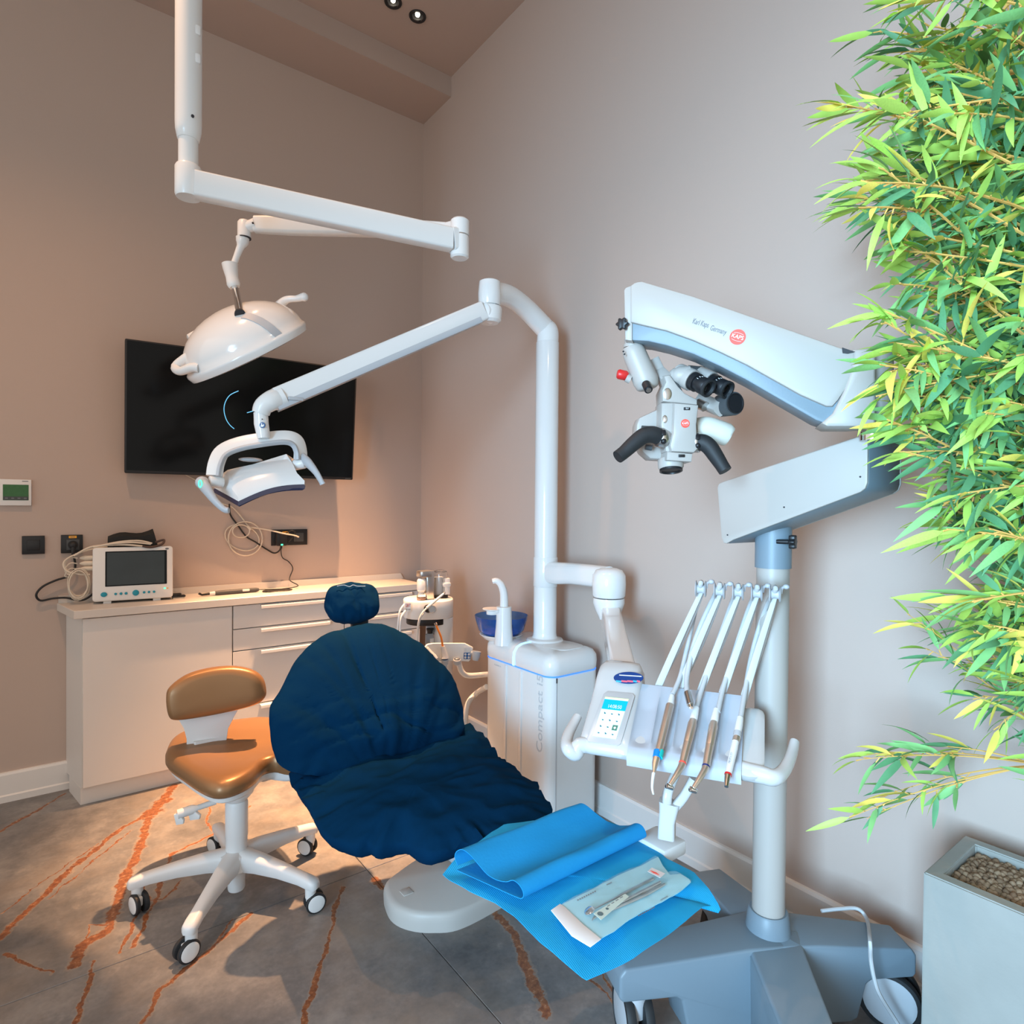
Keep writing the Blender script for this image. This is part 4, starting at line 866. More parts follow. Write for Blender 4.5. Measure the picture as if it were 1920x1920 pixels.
bm = NB(); tube(bm, [arm1+(arm0-arm1)*.03, arm1, op(508, 752, .01), op(494, 762), op(489, 775)], [.038, .038, .034, .031, .028], 16, smooth=4); obj('arm_elbow', bm, WHITE, t)
bm = NB(); q = arm1.lerp(arm0, .09)-V((0, 0, .036))-FW*.02; box(bm, q-FW*.008, (.05, .02, .012), .003, mx=None); obj('stop_block', bm, LGREY, arm_)
bm = NB(); tube(bm, [op(489, 774), op(490, 795), op(493, 812), op(494, 822)], [.023, .0235, .022, .019], 20); nk = obj('neck', bm, GLOSSW, t)
q = op(492, 797, -.0245); bm = NB(); lathe(bm, [(.0095, -.003), (.0095, .0008)], axm(q, -FW), 24); ic = obj('safety_sign', bm, mat('sign blue', lin(25, 75, 130), .4), nk)
bm = NB(); fm = fr(q-FW*.001, RT, UP)
lathe(bm, [(.0022, 0), (.0022, .0008)], fm @ Matrix.Translation((-.002, .0038, 0)), 12); prism(bm, [(-.006, -.005), (-.004, .0015), (.0005, .0012), (.0015, -.001), (.005, .0035), (.0062, -.001), (.003, -.0055), (-.001, -.0062)], 0, .0008, fm); obj('pictogram', bm, LOGOW, ic, kind='stuff')
bm = NB(); ball(bm, op(491.5, 786, -.024), .002, 8); obj('screw', bm, SEAM, nk)
# yoke arch
yk = [op(402, 892, -.05), op(406, 868, -.04), op(418, 846, -.02), op(450, 832, 0), op(494, 824, .02), op(535, 820, .05), op(556, 826, .07), op(563, 845, .08), op(563, 862, .08)]
bm = NB(); tube(bm, yk, 1, sec=rrect(.050, .022, .006, 3), smooth=5, up=tuple(-FW)); yoke = obj('yoke', bm, WHITE, t, ang=50)
yk2 = [op(409, 893, -.075), op(413, 872, -.065), op(424, 853, -.045), op(452, 841, -.025), op(494, 833, -.005), op(532, 829, .025), op(549, 834, .045), op(556, 848, .055), op(557, 862, .055)]
bm = NB(); tube(bm, yk2, 1, sec=rrect(.012, .018, .004, 2), smooth=5, up=tuple(-FW)); obj('yoke_trim', bm, LGREY, yoke)
# lamp head: shell over a dark lens
BL, BR, KL = op(447, 940, -.06), op(571, 908, .02), op(402, 915, .02)
KR = BR + (KL-BL)
TL, TR = op(427, 881, .02), op(546, 860, .08)
def edge(a, b, sag, n=10):
    m = (a+b)/2 + sag; return [a*(1-s)**2 + m*2*s*(1-s)*1.0 + b*s*s + (a+b)/2*0 for s in [i/n for i in range(n+1)]]
bm = NB(); rings = []
n_ = 12
for (a, b, c_, d_, sg) in ((BL+UP*.000, BR, KR, KL, .016), (BL+UP*.012, BR+UP*.012, KR+UP*.012, KL+UP*.012, .016), (BL.lerp(TL, .42)-FW*.018, BR.lerp(TR, .42)-FW*.018, KR.lerp(TR, .3)+UP*.03, KL.lerp(TL, .3)+UP*.012, .014), (BL.lerp(TL, .78)-FW*.012, BR.lerp(TR, .78)-FW*.012, KR.lerp(TR, .6)+UP*.035, KL.lerp(TL, .6)+UP*.012, .010), (TL, TR, TR+FW*.05-UP*.002, TL+FW*.05-UP*.002, .004)):
    front = [a.lerp(b, i/n_) + UP*sg*math.sin(PI*i/n_) for i in range(n_+1)]
    back = [c_.lerp(d_, i/n_) for i in range(n_+1)]
    rings.append(front+back)
loft(bm, rings); hd = obj('head_shell', bm, GLOSSW, t, ang=35)
bm = NB(); rings = []
for k, dz in ((.98, .001), (1.02, -.006), (1.0, -.016), (.95, -.020)):
    c_ = (BL+BR+KL+KR)/4; cor = [c_+(q-c_)*k+UP*dz for q in (BL, BR, KR, KL)]
    rings.append([cor[0].lerp(cor[1], i/n_)+UP*.016*math.sin(PI*i/n_) for i in range(n_+1)] + [cor[2].lerp(cor[3], i/n_) for i in range(n_+1)])
loft(bm, rings); obj('lens', bm, mat('dark violet lens', (.02, .022, .06), .08, spec=.7, coat=.3), hd, ang=35)
for a_, b_, c_ in ((op(392, 903, -.06), op(418, 905, -.03), 1), (op(572, 868, .08), op(552, 872, .08), 1)): bm = NB(); cyl(bm, a_, b_, .019, bev=.003); obj('pivot', bm, WHITE, t)
bm = NB(); tube(bm, [op(378, 905, -.07), op(386, 915, -.09), op(402, 938, -.10), op(420, 955, -.10), op(429, 957, -.10)], [.021, .020, .013, .011, .010], 16, smooth=4, sec=[(math.cos(a)*.75, math.sin(a)) for a in [2*PI*i/16 for i in range(16)]]); ball(bm, op(379, 905, -.07), .021, 16); lh = obj('handle', bm, LGREY, t)
bm = NB(); c = op(376.5, 907, -.098); m_ = axm(c, -FW*.9-RT*.5); 
tube(bm, [m_ @ V((.0085*math.cos(a), .0115*math.sin(a), .002)) for a in [2*PI*i/20 for i in range(20)]], .0019, 6, closed=True); obj('ring_light', bm, GREENLED, lh, label='glowing green ring on the left handle')
bm = NB(); tube(bm, [op(567, 858, .08), op(578, 868, .06), op(592, 885, .04), op(602, 902, .03), op(605, 908, .03)], [.017, .017, .012, .010, .011], 16, smooth=4, sec=[(math.cos(a)*.75, math.sin(a)) for a in [2*PI*i/16 for i in range(16)]]); ball(bm, op(567, 858, .08), .017, 14); obj('handle', bm, LGREY, t)
bm = NB(); q = op(470, 862, .05); ball(bm, (0, 0, 0), 1, 20, mx=Matrix.Translation(q) @ Matrix.Diagonal((.04, .02, .008, 1))); obj('head_socket', bm, LGREY, hd)

# ---------------------------------------------------------------- instrument console with its arm
KO = V((1.2035, .983, 0)); KR_ = V((.511, -.859, 0)); KB = V((.859, .511, 0))
KS = .955                                # the console stands clear of the microscope column
def K(r, b, z): return EYE + (KO + KR_*r + KB*b + V((0, 0, z)) - EYE)*KS
t = thing('instrument_console', 'white dental instrument console with touch screen and five hose whips near the wall', 'instrument console', tuple(K(0, .1, .70)))
Z0 = .706
tall = [(.012, .0), (0, .006), (-.006, .020), (.002, .036), (.03, .052), (.08, .084), (.13, .116), (.165, .142), (.195, .170), (.225, .188), (.25, .190), (.272, .176), (.278, .15), (.275, .06), (.262, .02), (.24, .006)]
low = [(.012, .0), (0, .006), (-.006, .018), (.002, .030), (.03, .042), (.08, .064), (.13, .088), (.160, .104), (.180, .112), (.19, .113), (.20, .110), (.208, .10), (.212, .085), (.212, .05), (.205, .02), (.19, .006)]
def mixp(a, b, k): return [(u[0]*(1-k)+v[0]*k, u[1]*(1-k)+v[1]*k) for u, v in zip(a, b)]
bm = NB(); rings = []
def ringat(r, pr, s=1, c=(.12, .06)): return [K(r, c[0]+(b-c[0])*s, Z0+c[1]+(z-c[1])*s) for b, z in pr]
for r, k, s in ((-.206, 0, .80), (-.202, 0, .92), (-.192, 0, .98), (-.175, 0, 1), (-.12, 0, 1), (-.095, .03, 1), (-.083, .25, 1), (-.076, .6, 1), (-.066, .9, 1), (-.05, 1, 1), (.19, 1, 1), (.205, .96, 1.02), (.225, .95, 1.0), (.236, .95, .93), (.24, .95, .82)):
    rings.append(ringat(r, mixp(tall, low, k), s))
loft(bm, rings); body = obj('console_body', bm, CONSW, t, ang=50)
# grooved instrument rest
bm = NB(); tq = NB(); nu, nv_ = 80, 26; G = []
for j in range(nv_+1):
    b = -.012+.205*j/nv_; row = []
    for i in range(nu+1):
        r = -.078+.268*i/nu; ph = (r+.078)/.268*5; fr_ = ph-math.floor(ph)
        zb_ = .008+.118*((b+.012)/.205) if b > .004 else .008+.118*(.016/.205) - (.004-b)*1.2
        w = math.sin(PI*fr_); front = max(0, min(1, (b-.006)/.03)); backk = max(0, min(1, (.19-b)/.06))
        row.append(tq.verts.new(K(r, b, Z0+zb_+.020-.013*(w**.6)*front*backk)))
    G.append(row)
for j in range(nv_):
    for i in range(nu): tq.faces.new((G[j][i], G[j][i+1], G[j+1][i+1], G[j+1][i]))
ext = bmesh.ops.extrude_face_region(tq, geom=tq.faces[:]); 
for v in [g for g in ext['geom'] if isinstance(g, bmesh.types.BMVert)]: v.co += V((0, 0, -.022))-KB*-.004
merge(bm, tq); obj('instrument_rest', bm, mat('silicone rest', (.43, .465, .52), .55, var=.02), t, ang=55)
# touch screen, sticker
sn = (K(0, .03, .052)-K(0, .13, .116)); sl = -sn.normalized(); snorm = KR_.cross(sl).normalized()
if snorm.z < 0: snorm = -snorm
spp = K(-.15, .08, Z0+.084)
def scr(px, py, off=0): return onpl(px, py, spp+snorm*off, snorm)
CONP = mat('screen surround', (.50, .50, .50), .3)
so_ = [scr(a, b, .0015) for a, b in ((1139, 1296), (1186, 1300), (1190, 1306), (1164, 1395), (1158, 1399), (1103, 1391), (1100, 1385), (1132, 1301))]
bm = NB(); slabpoly(bm, so_, snorm, .003, .001); pn_ = obj('screen_panel', bm, CONP, body)
def quad(name, P, m, parent, off, th=.0006):
    bm = NB(); slabpoly(bm, [scr(a, b, off) for a, b in P], snorm, th, 0); return obj(name, bm, m, parent, ang=None)
scm = mat('screen white', (.6, .85, .9), .3, emit=(.62, .95, 1, 1), es=.45)
dsp = quad('display', ((1135, 1306.5), (1179, 1311), (1155, 1386), (1111, 1380)), scm, pn_, .0036)
# display content is painted flat on the screen, 1 mm proud pieces
def uvq(u, v):
    a, b, c, d = V((1135, 1306.5)), V((1179, 1311)), V((1155, 1386)), V((1111, 1380))
    p = (a*(1-u)+b*u)*(1-v) + (d*(1-u)+c*u)*v; return (p.x, p.y)
def uvr(u0, v0, u1, v1): return [uvq(u0, v0), uvq(u1, v0), uvq(u1, v1), uvq(u0, v1)]
quad('display_header', uvr(0, .055, 1, .30), mat('screen blue', lin(0, 150, 215), .3, emit=lin(0, 165, 230), es=.8), pn_, .0043)
quad('display_bar', uvr(0, 0, 1, .055), mat('screen lime', lin(200, 235, 170), .3, emit=lin(215, 240, 180), es=.6), pn_, .0043)
icm = mat('screen icon', lin(50, 110, 130), .5)
for j in range(4):
    for i in range(3):
        u, v = .2+.3*i, .40+.165*j
        if (i, j) == (2, 2): quad('icon', uvr(u-.11, v-.065, u+.11, v+.065), mat('icon green', lin(90, 135, 115), .4), pn_, .0043); quad('icon', [uvq(u, v-.035), uvq(u+.06, v), uvq(u, v+.035), uvq(u-.06, v)], LOGOW, pn_, .0052); continue
        quad('icon', [uvq(u-.05, v-.03+.02*((i+j) % 2)), uvq(u+.03, v-.005), uvq(u+.045, v+.012), uvq(u-.02, v+.02)], icm, pn_, .0043)
tm = scr(*uvq(.52, .22), .0052); xr = (scr(*uvq(1, .22))-scr(*uvq(0, .22))).normalized()
m_ = fr(tm, xr, (scr(*uvq(.5, .1))-scr(*uvq(.5, .4)))); text('lettering', '14:08:50', .016, m_, LOGOW, pn_, width=.034)
stp = [(.165, .142), (.225, .188)]
stn = KR_.cross(K(0, *stp[1])-K(0, *stp[0])).normalized(); stn = stn if stn.z > 0 else -stn
sto = K(-.16, .195, Z0+.170)+stn*.0035
def stk(px, py, off=0): return onpl(px, py, sto+stn*off, stn)
P = [stk(1178.5+28*math.cos(a), 1271+11*math.sin(a)) for a in [2*PI*i/32 for i in range(32)]]
bm = NB(); slabpoly(bm, P, stn, .001, 0); stc = obj('sticker', bm, mat('sticker navy', lin(22, 62, 125), .35), body, ang=None, label='oval navy sticker with a pink and cyan stripe')
for k, (a, b, col) in enumerate(((1155, 1165, (60, 180, 225)), (1165, 1176, (240, 110, 130)), (1176, 1187, (240, 110, 130)), (1187, 1194, (60, 180, 225)), (1194, 1200, (240, 110, 130)))):
    P = [stk(a, 1275.5, .0008), stk(b, 1276.5, .0008), stk(b, 1279.5, .0008), stk(a, 1278.5, .0008)]; bm = NB(); slabpoly(bm, P, stn, .0006, 0); obj('stripe', bm, mat('stripe', lin(*col), .4), stc, ang=None)
P = [stk(1161, 1265, .0008), stk(1203, 1267.5, .0008), stk(1203, 1269, .0008), stk(1161, 1266.5, .0008)]; bm = NB(); slabpoly(bm, P, stn, .0006, 0); obj('stripe', bm, LOGOW, stc, ang=None)
# end handles
def hk(px, py, d): return at(px, py, d=d*KS)
osec = [(math.cos(a)*.85, math.sin(a)) for a in [2*PI*i/16 for i in range(16)]]
bm = NB(); tube(bm, [K(-.17, .02, Z0+.020), K(-.205, .010, Z0+.019), hk(1080, 1413, 1.60), hk(1067, 1406, 1.60), hk(1062, 1394, 1.62), hk(1066, 1376, 1.65), hk(1075, 1358, 1.68), hk(1083, 1343, 1.70)], [.020, .020, .0185, .0175, .016, .015, .014, .0125], 16, smooth=5, sec=osec); obj('handle', bm, CONSW, t, ang=60)
bm = NB(); tube(bm, [K(.19, .02, Z0+.018), K(.235, .012, Z0+.018), hk(1452, 1458, 1.43), hk(1468, 1447, 1.45), hk(1479, 1428, 1.48), hk(1486, 1408, 1.51), hk(1490, 1391, 1.53)], [.022, .020, .0185, .0165, .015, .014, .0125], 16, smooth=5, sec=osec); obj('handle', bm, CONSW, t, ang=60)
# whips with rollers
RP = [(1314, 1104), (1349, 1108), (1384, 1110), (1419, 1112), (1453, 1114)]; wb_ = K(0, .17, 0)
ROL = [onpl(a, b, wb_, KB) for a, b in RP]
for i, c in enumerate(ROL):
    rb = -.055+.058*i; base = K(rb, .205, Z0+.09)
    bm = NB(); tube(bm, [base, base.lerp(c, .5)+KB*.012, c+KB*.010-V((0, 0, .01))], [1.0, .85, .55], sec=rrect(.020, .006, .002, 2), smooth=5, up=tuple(KB)); w_ = obj('whip_arm', bm, HOSEW, t)
    bm = NB(); lathe(bm, [(.019, -.013), (.021, -.011), (.012, -.008), (.010, 0), (.012, .008), (.021, .011), (.019, .013)], axm(c, KR_), 20); obj('roller', bm, LGREY, w_)
    bm = NB(); q = c+KR_*.013+V((0, 0, .014)); tube(bm, [q-V((0, 0, .012)), q, q+KR_*.008+KB*.006+V((0, 0, .005))], [.004, .005, .003], 8); ball(bm, q+KR_*.012+KB*.004+V((0, 0, .005)), .008, 10, sc=(1, 1, .8)); obj('roller_tab', bm, LGREY, w_)
# console support: pivot arm on the column, sprung arm down to the console
PJ = V((1.756, 1.69, 1.055))
bm = NB(); sec_ = rrect(.072, .098, .03, 4); dirr = (PJ-V((CC.x, CC.y, PJ.z))).normalized()
tube(bm, [V((CC.x, CC.y, 1.052))+dirr*.02, V((CC.x, CC.y, 1.054))+dirr*.09, V((CC.x, CC.y, 1.062))+dirr*.2, PJ+V((0, 0, .012))], [1.0, .98, .92, .9], sec=sec_, smooth=4, up=(0, 0, 1)); obj('pivot_arm', bm, GLOSSW, t, ang=60)
bm = NB(); lathe(bm, [(.060, -.062), (.064, -.055), (.066, -.01), (.064, .022), (.052, .042), (.030, .050), (.01, .052)], Matrix.Translation(PJ), 36); obj('arm_head', bm, GLOSSW, t)
bm = NB(); lathe(bm, [(.061, -.066), (.062, -.085), (.052, -.115), (.042, -.135), (.036, -.15)], Matrix.Translation(PJ), 32); obj('arm_knuckle', bm, GLOSSW, t)
a_ = PJ+V((-.005, -.015, -.135)); b_ = K(-.135, .232, Z0+.135)
bm = NB(); tube(bm, [a_, b_], [1, .95], sec=rrect(.072, .085, .012, 3), up=(0, 0, 1)); sa = obj('sprung_arm', bm, GLOSSW, t, ang=45)
bm = NB(); q = onpl(1141, 1184, a_.lerp(b_, .3)-RT*.04, RT); q = at(1140, 1183, d=(a_.lerp(b_, .33)-EYE).dot(FW)-.02); ball(bm, q, .004, 8); obj('indicator', bm, BLUELED, sa)
# tray bracket below
bt_ = V((1.256, .99, .53))
bm = NB(); lathe(bm, [(.018, -.015), (.022, -.01), (.022, .02)], Matrix.Translation(K(-.005, .11, .70)), 18); obj('bracket_knob', bm, CHROME, t)
bm = NB()
yf = lambda px, py, dd=0: at(px, py, d=1.525+dd)
for P in ([yf(1266, 1452, .03), yf(1252, 1486), yf(1250, 1510)], [yf(1302, 1458, -.02), yf(1284, 1490, -.01), yf(1266, 1512)]): tube(bm, P, 1, sec=rrect(.022, .032, .006, 2), smooth=4, up=tuple(KB))
tube(bm, [yf(1256, 1503), yf(1254, 1520), yf(1251, 1540), yf(1250, 1570)], [1.15, 1.0, .9, .95], sec=rrect(.044, .036, .008, 3), smooth=4, up=tuple(KB)); obj('tray_bracket', bm, CONSW, t, ang=50)
bq = at(1240, 1583, d=1.55)
bm = NB(); box(bm, (1.24, 1.005, .494), (.085, .095, .036), .006); obj('bracket_block', bm, WHITE, t)
bm = NB(); prism(bm, rrect(.36, .28, .03, 4), .466, .478, Matrix.Translation((1.0, 1.0, 0)), bev=.003); tube(bm, [(1.16, 1.0, .474), (1.25, 1.0, .482)], 1, sec=rrect(.06, .012, .003, 2), up=(0, 0, 1)); obj('tray', bm, WHITE, t)

# instruments in the console: each with its own hose
ipl = K(0, .0, Z0+.052); ipn = KR_.cross(K(0, .205, .118)-K(0, 0, 0)).normalized(); ipn = ipn if ipn.z > 0 else -ipn
def ip(px, py, off=0): return onpl(px, py, ipl+ipn*off, ipn)
def instrument(name, label, i, hose, builder, group=None):
    t = thing(name, label, 'dental handpiece', tuple(ip(*hose[-1])), 'instruments on the console'); c = ROL[i]
    back = K(-.055+.058*i, .225, Z0+.10)
    pts = [back, back.lerp(c, .5)+KB*.035+KR_*.01, c+KB*.021+V((0, 0, -.015)), c+KB*.012+V((0, 0, .011)), c+V((0, 0, .0165)), c-KB*.012+V((0, 0, .0105))]
    n = len(hose)
    for k, (px, py) in enumerate(hose):
        s = (k+1)/n; p1 = onpl(px, py, wb_-KB*.02, KB); p2 = ip(px, py); pts.append(p1.lerp(p2, s**.9))
    bm = NB(); tube(bm, pts, .0062, 10, smooth=5); obj('hose', bm, HOSEW, t); builder(t); return t
def scaler(t):
    bm = NB(); tube(bm, [ip(1260, 1305), ip(1257, 1322)], [.007, .009], 12); obj('connector', bm, WHITE, t)
    bm = NB(); tube(bm, [ip(1256, 1323), ip(1234, 1412)], [.0105, .0092], 16); b = obj('handle', bm, BRONZE, t)
    bm = NB(); tube(bm, [ip(1233.5, 1409), ip(1231, 1422)], [.0098, .0094], 16); obj('ring', bm, mat('ring blue', lin(0, 130, 205), .4), b)
    bm = NB(); tube(bm, [ip(1235.5, 1408, .0012)+RT*.005, ip(1233, 1421, .0012)+RT*.005], [.0072, .0070], 12); obj('ring_patch', bm, mat('ring teal', lin(20, 180, 175), .4), b)
    bm = NB(); tube(bm, [ip(1231, 1421), ip(1228.5, 1432), ip(1226.5, 1446), ip(1226, 1452)], [.009, .008, .004, .0025], 14); obj('neck', bm, BRONZE, t)
    bm = NB(); tube(bm, [ip(1225.5, 1450), ip(1223.5, 1465), ip(1223, 1478), ip(1225, 1489)], [.0042, .0036, .003, .002], 10, smooth=3); obj('tip', bm, WHITE, t)
def coupling(t):
    o = .028
    bm = NB(); tube(bm, [ip(1289, 1299, o), ip(1295, 1322, o)], [.0088, .0088], 16); obj('ferrule', bm, STEEL, t)
    bm = NB(); tube(bm, [ip(1295, 1321.5, o), ip(1296, 1327, o)], [.007, .005], 12); obj('core', bm, CHROME, t)
def contra(x0, y0, x1, y1, x2, y2, ringc):
    def f(t):
        d_ = V((x1-x0, y1-y0)); a = V((x0, y0))-d_*.28; q = lambda s: (x0+d_.x*s, y0+d_.y*s)
        bm = NB(); tube(bm, [ip(*q(-.27)), ip(*q(-.05)), ip(*q(.02))], [.0075, .0095, .0085], 14); obj('connector', bm, WHITE, t)
        bm = NB(); tube(bm, [ip(*q(0)), ip(*q(.1)), ip(*q(.5)), ip(*q(.52))], [.0085, .0108, .0098, .0094], 18); obj('motor', bm, BRONZE, t)
        bm = NB(); tube(bm, [ip(*q(.525)), ip(*q(.8)), ip(*q(1.0)), ip(x1+(x2-x1)*.35, y1+(y2-y1)*.38, .004), ip(x2, y2, .004)], [.0095, .0088, .0082, .0066, .0046], 16, smooth=2); h = obj('handle', bm, BRONZE, t)
        bm = NB(); tube(bm, [ip(*q(.955)), ip(*q(.985))], [.0087, .0085], 16); obj('ring', bm, ringc, h)
        c = ip(x2, y2, .004); ax_ = (RT*.85-UP*.4+FW*.2).normalized(); bm = NB(); cyl(bm, c-ax_*.009-UP*.004, c+ax_*.008-UP*.004, .0062, .0055, 16, .0015); obj('head', bm, CHROME, t)
    return f
def whitehand(t):
    bm = NB(); tube(bm, [ip(1388, 1346), ip(1386, 1358), ip(1383, 1374)], [.0075, .0085, .0085], 14); obj('connector', bm, WHITE, t)
    bm = NB(); tube(bm, [ip(1383, 1373), ip(1381.5, 1382)], [.0090, .0090], 14); obj('grey_band', bm, LGREY, t)
    bm = NB(); tube(bm, [ip(1381.5, 1382), ip(1379.5, 1390)], [.0085, .0085], 14); obj('metal_band', bm, BRONZE, t)
    bm = NB(); tube(bm, [ip(1379, 1391), ip(1376, 1405), ip(1365, 1452)], [.0078, .0085, .0074], 16); b = obj('handle', bm, GLOSSW, t)
    bm = NB(); tube(bm, [ip(1365.3, 1451), ip(1364.8, 1453.5)], [.0078, .0078], 16); obj('ring', bm, RED, b)
    bm = NB(); tube(bm, [ip(1364.5, 1454), ip(1363, 1464), ip(1362, 1475)], [.0068, .0058, .0045], 14); obj('nose', bm, STEEL, t)
    text('lettering', 'PIEZOLED', .007, fr(ip(1370, 1421, .0082), ip(1374, 1405)-ip(1370, 1421), -RT), LGREY, b, width=.03)
instrument('scaler_handpiece', 'champagne metal scaler handpiece with a blue ring and white curved tip, leftmost on console', 0, [(1308, 1125), (1298, 1170), (1287, 1220), (1275, 1270), (1261, 1302)], scaler)
def hosepts2(t): coupling(t)
ti = thing('loose_coupling', 'hose ending in a bare steel coupling hanging free above the console', 'hose coupling', tuple(ip(1292, 1310, .028)), 'instruments on the console')
c = ROL[1]; back = K(.003, .225, Z0+.10)
pts = [back, back.lerp(c, .5)+KB*.035+KR_*.01, c+KB*.021+V((0, 0, -.015)), c+KB*.012+V((0, 0, .011)), c+V((0, 0, .0165)), c-KB*.012+V((0, 0, .0105))]
for k, (px, py) in enumerate([(1336, 1125), (1315, 1170), (1299, 1215), (1290, 1255), (1287, 1280), (1289, 1300)]):
    s = (k+1)/6; pts.append(onpl(px, py, wb_-KB*.02, KB).lerp(ip(px, py, .028), s**.9))
bm = NB(); tube(bm, pts, .0068, 10, smooth=5); obj('hose', bm, HOSEW, ti); coupling(ti)
instrument('contra_angle', 'champagne contra angle handpiece with a red ring, left of the matching pair on console', 2, [(1372, 1130), (1358, 1170), (1338, 1225), (1318, 1285), (1305, 1328)], contra(1300, 1350, 1279, 1434, 1256, 1472, LOGO))
instrument('contra_angle', 'champagne contra angle handpiece with a dark blue ring, right of the matching pair on console', 3, [(1408, 1130), (1392, 1175), (1373, 1235), (1356, 1290), (1346, 1335)], contra(1339, 1354, 1323, 1440, 1300, 1478, mat('ring navy', lin(35, 50, 110), .4)))
instrument('white_handpiece', 'slim white scaling handpiece with a steel nose, rightmost on the console', 4, [(1440, 1130), (1425, 1170), (1409, 1230), (1398, 1290), (1389, 1345)], whitehand)
# ---------------------------------------------------------------- paper bib on the tray, folded wrap, sterilisation pouch
def sheet_ribs(m, scale=75, strength=.25, rot=0):
    nt = m.node_tree; n = nt.nodes; b = n['Principled BSDF']; tc = n.new('ShaderNodeTexCoord'); mp = n.new('ShaderNodeMapping'); mp.inputs['Rotation'].default_value = (0, 0, rot)
    w = n.new('ShaderNodeTexWave'); w.inputs['Scale'].default_value = scale; w.inputs['Distortion'].default_value = .4
    nt.links.new(tc.outputs['Object'], mp.inputs[0]); nt.links.new(mp.outputs[0], w.inputs[0]); bp = n.new('ShaderNodeBump'); bp.inputs['Strength'].default_value = strength; bp.inputs['Distance'].default_value = .004
    nt.links.new(w.outputs['Fac'], bp.inputs['Height']); nt.links.new(bp.outputs[0], b.inputs['Normal'])
sheet_ribs(BIB, 84, .16, .12)
bo = [(830, 1640, .485), (850, 1614, .497), (885, 1585, .50), (920, 1560, .50), (945, 1546, .50), (1000, 1538, .50), (1080, 1537, .50), (1140, 1540, .50), (1175, 1553, .498), (1205, 1571, .498), (1250, 1611, .50), (1300, 1634, .50), (1328, 1664, .497), (1346, 1692, .485), (1352, 1706, .478), (1348, 1711, .475), (1338, 1697, .482), (1318, 1699, .487), (1285, 1727, .488), (1240, 1762, .487), (1190, 1795, .485), (1140, 1820, .48), (1098, 1838, .475), (1060, 1806, .482), (1010, 1764, .487), (965, 1718, .488), (930, 1692, .488), (880, 1672, .488), (845, 1653, .487)]
so = [at(a, b, z=z) for a, b, z in bo]; cb_ = sum(so, V())/len(so); cb_.z = .503
def bibz(q, s, h):
    return noise.noise(V((q.x*9, q.y*9, 1)))*.004*min(1, s*2) + noise.noise(V((q.x*30, q.y*30, 4)))*.0012
bm = NB(); pad(bm, so, (0, 0, 1), [(.02, -.002), (.5, -.002), (.8, -.002), (.999, -.0015), (1.0, 0), (.97, .0007), (.9, .001), (.8, .001), (.7, .001), (.55, .001), (.4, .001), (.2, .001), (.02, .001)], 150, smooth=False, disp=bibz, center=cb_)
obj('paper_bib', bm, BIB, ang=60, label='ribbed blue paper bib spread over the instrument tray', cat='bib')
F0, F1 = at(975, 1688, z=.512), at(1205, 1574, z=.512); Q0, Q1 = at(856, 1634, z=.512), at(1078, 1545, z=.512)
cv = cr([(.215, .003), (.12, .003), (.02, .003), (-.006, .006), (-.010, .018), (.002, .032), (.022, .036), (.045, .026), (.075, .020), (.105, .024), (.14, .040), (.17, .052), (.195, .056), (.215, .046), (.222, .030), (.212, .014)], 5)
bm = NB(); rings = []
for i in range(25):
    s = i/24; o_ = F0.lerp(F1, s); qd = (Q0-F0).lerp(Q1-F1, s); qn = qd.normalized(); k = qd.length/.215
    top = []; bot = []
    for j, p in enumerate(cv):
        a = cv[max(0, j-1)]; b = cv[min(len(cv)-1, j+1)]; tn = (b-a).normalized(); nn = V((-tn.y, tn.x))
        w = noise.noise(V((s*3, j*.09, 2)))*.006*min(1, max(0, p.y-.006)*60)
        hh = (1-.25*s*max(0, p.x-.1)*8) if False else 1
        for lst, off in ((top, .0008), (bot, -.0008)):
            lst.append(o_ + qn*((p.x+nn.x*off)*k) + V((0, 0, (p.y*hh+nn.y*off)+w)))
    rings.append(top+bot[::-1])
loft(bm, rings); obj('folded_wrap', bm, WRAP, ang=60, label='smooth blue wrap folded into a soft roll on the paper bib', cat='wrap')
zp = .511
t = thing('sterilisation_pouch', 'transparent sterilisation pouch with a white end lying on the blue bib', 'pouch', tuple(at(1165, 1690, z=.506)))
po = [(1052, 1697), (1105, 1670), (1165, 1638), (1200, 1624), (1234, 1606), (1242, 1622), (1256, 1640), (1276, 1638), (1297, 1652), (1275, 1672), (1240, 1692), (1205, 1709), (1175, 1728), (1150, 1748), (1124, 1761), (1090, 1730)]
so = [at(a, b, z=zp) for a, b in po]
def pz(q, s, h): return noise.noise(V((q.x*40, q.y*40, 2)))*.0016
bm = NB(); pad(bm, so, (0, 0, 1), [(.02, -.001), (1, -.001), (1, 0), (.9, .0005), (.5, .0005), (.02, .0005)], 70, smooth=False, disp=pz); obj('paper_back', bm, mat('pale cyan paper', (.32, .66, .76), .6, var=.03, vscale=12), t)
film = mat('clear film', (.75, .93, .97), .10, spec=.9, alpha=.13); 
def fz(q, s, h): return noise.noise(V((q.x*32, q.y*32, 7)))*.006*min(1, (1.02-s)*4) + noise.noise(V((q.x*60, q.y*40, 3)))*.0012*(1 if s < .97 else 0)
bm = NB(); pad(bm, so, (0, 0, 1), [(1.0, .0012), (.97, .004), (.9, .009), (.8, .013), (.65, .016), (.5, .0175), (.35, .018), (.2, .018), (.02, .018)], 110, smooth=False, disp=fz); obj('film', bm, film, t, ang=50)
bm = NB(); slabpoly(bm, [at(a, b, z=zp+.002) for a, b in ((1033, 1707), (1050, 1695), (1058, 1700), (1095, 1735), (1127, 1761), (1107, 1776), (1072, 1755))], (0, 0, 1), .002, .0006); obj('paper_end', bm, LOGOW, t)
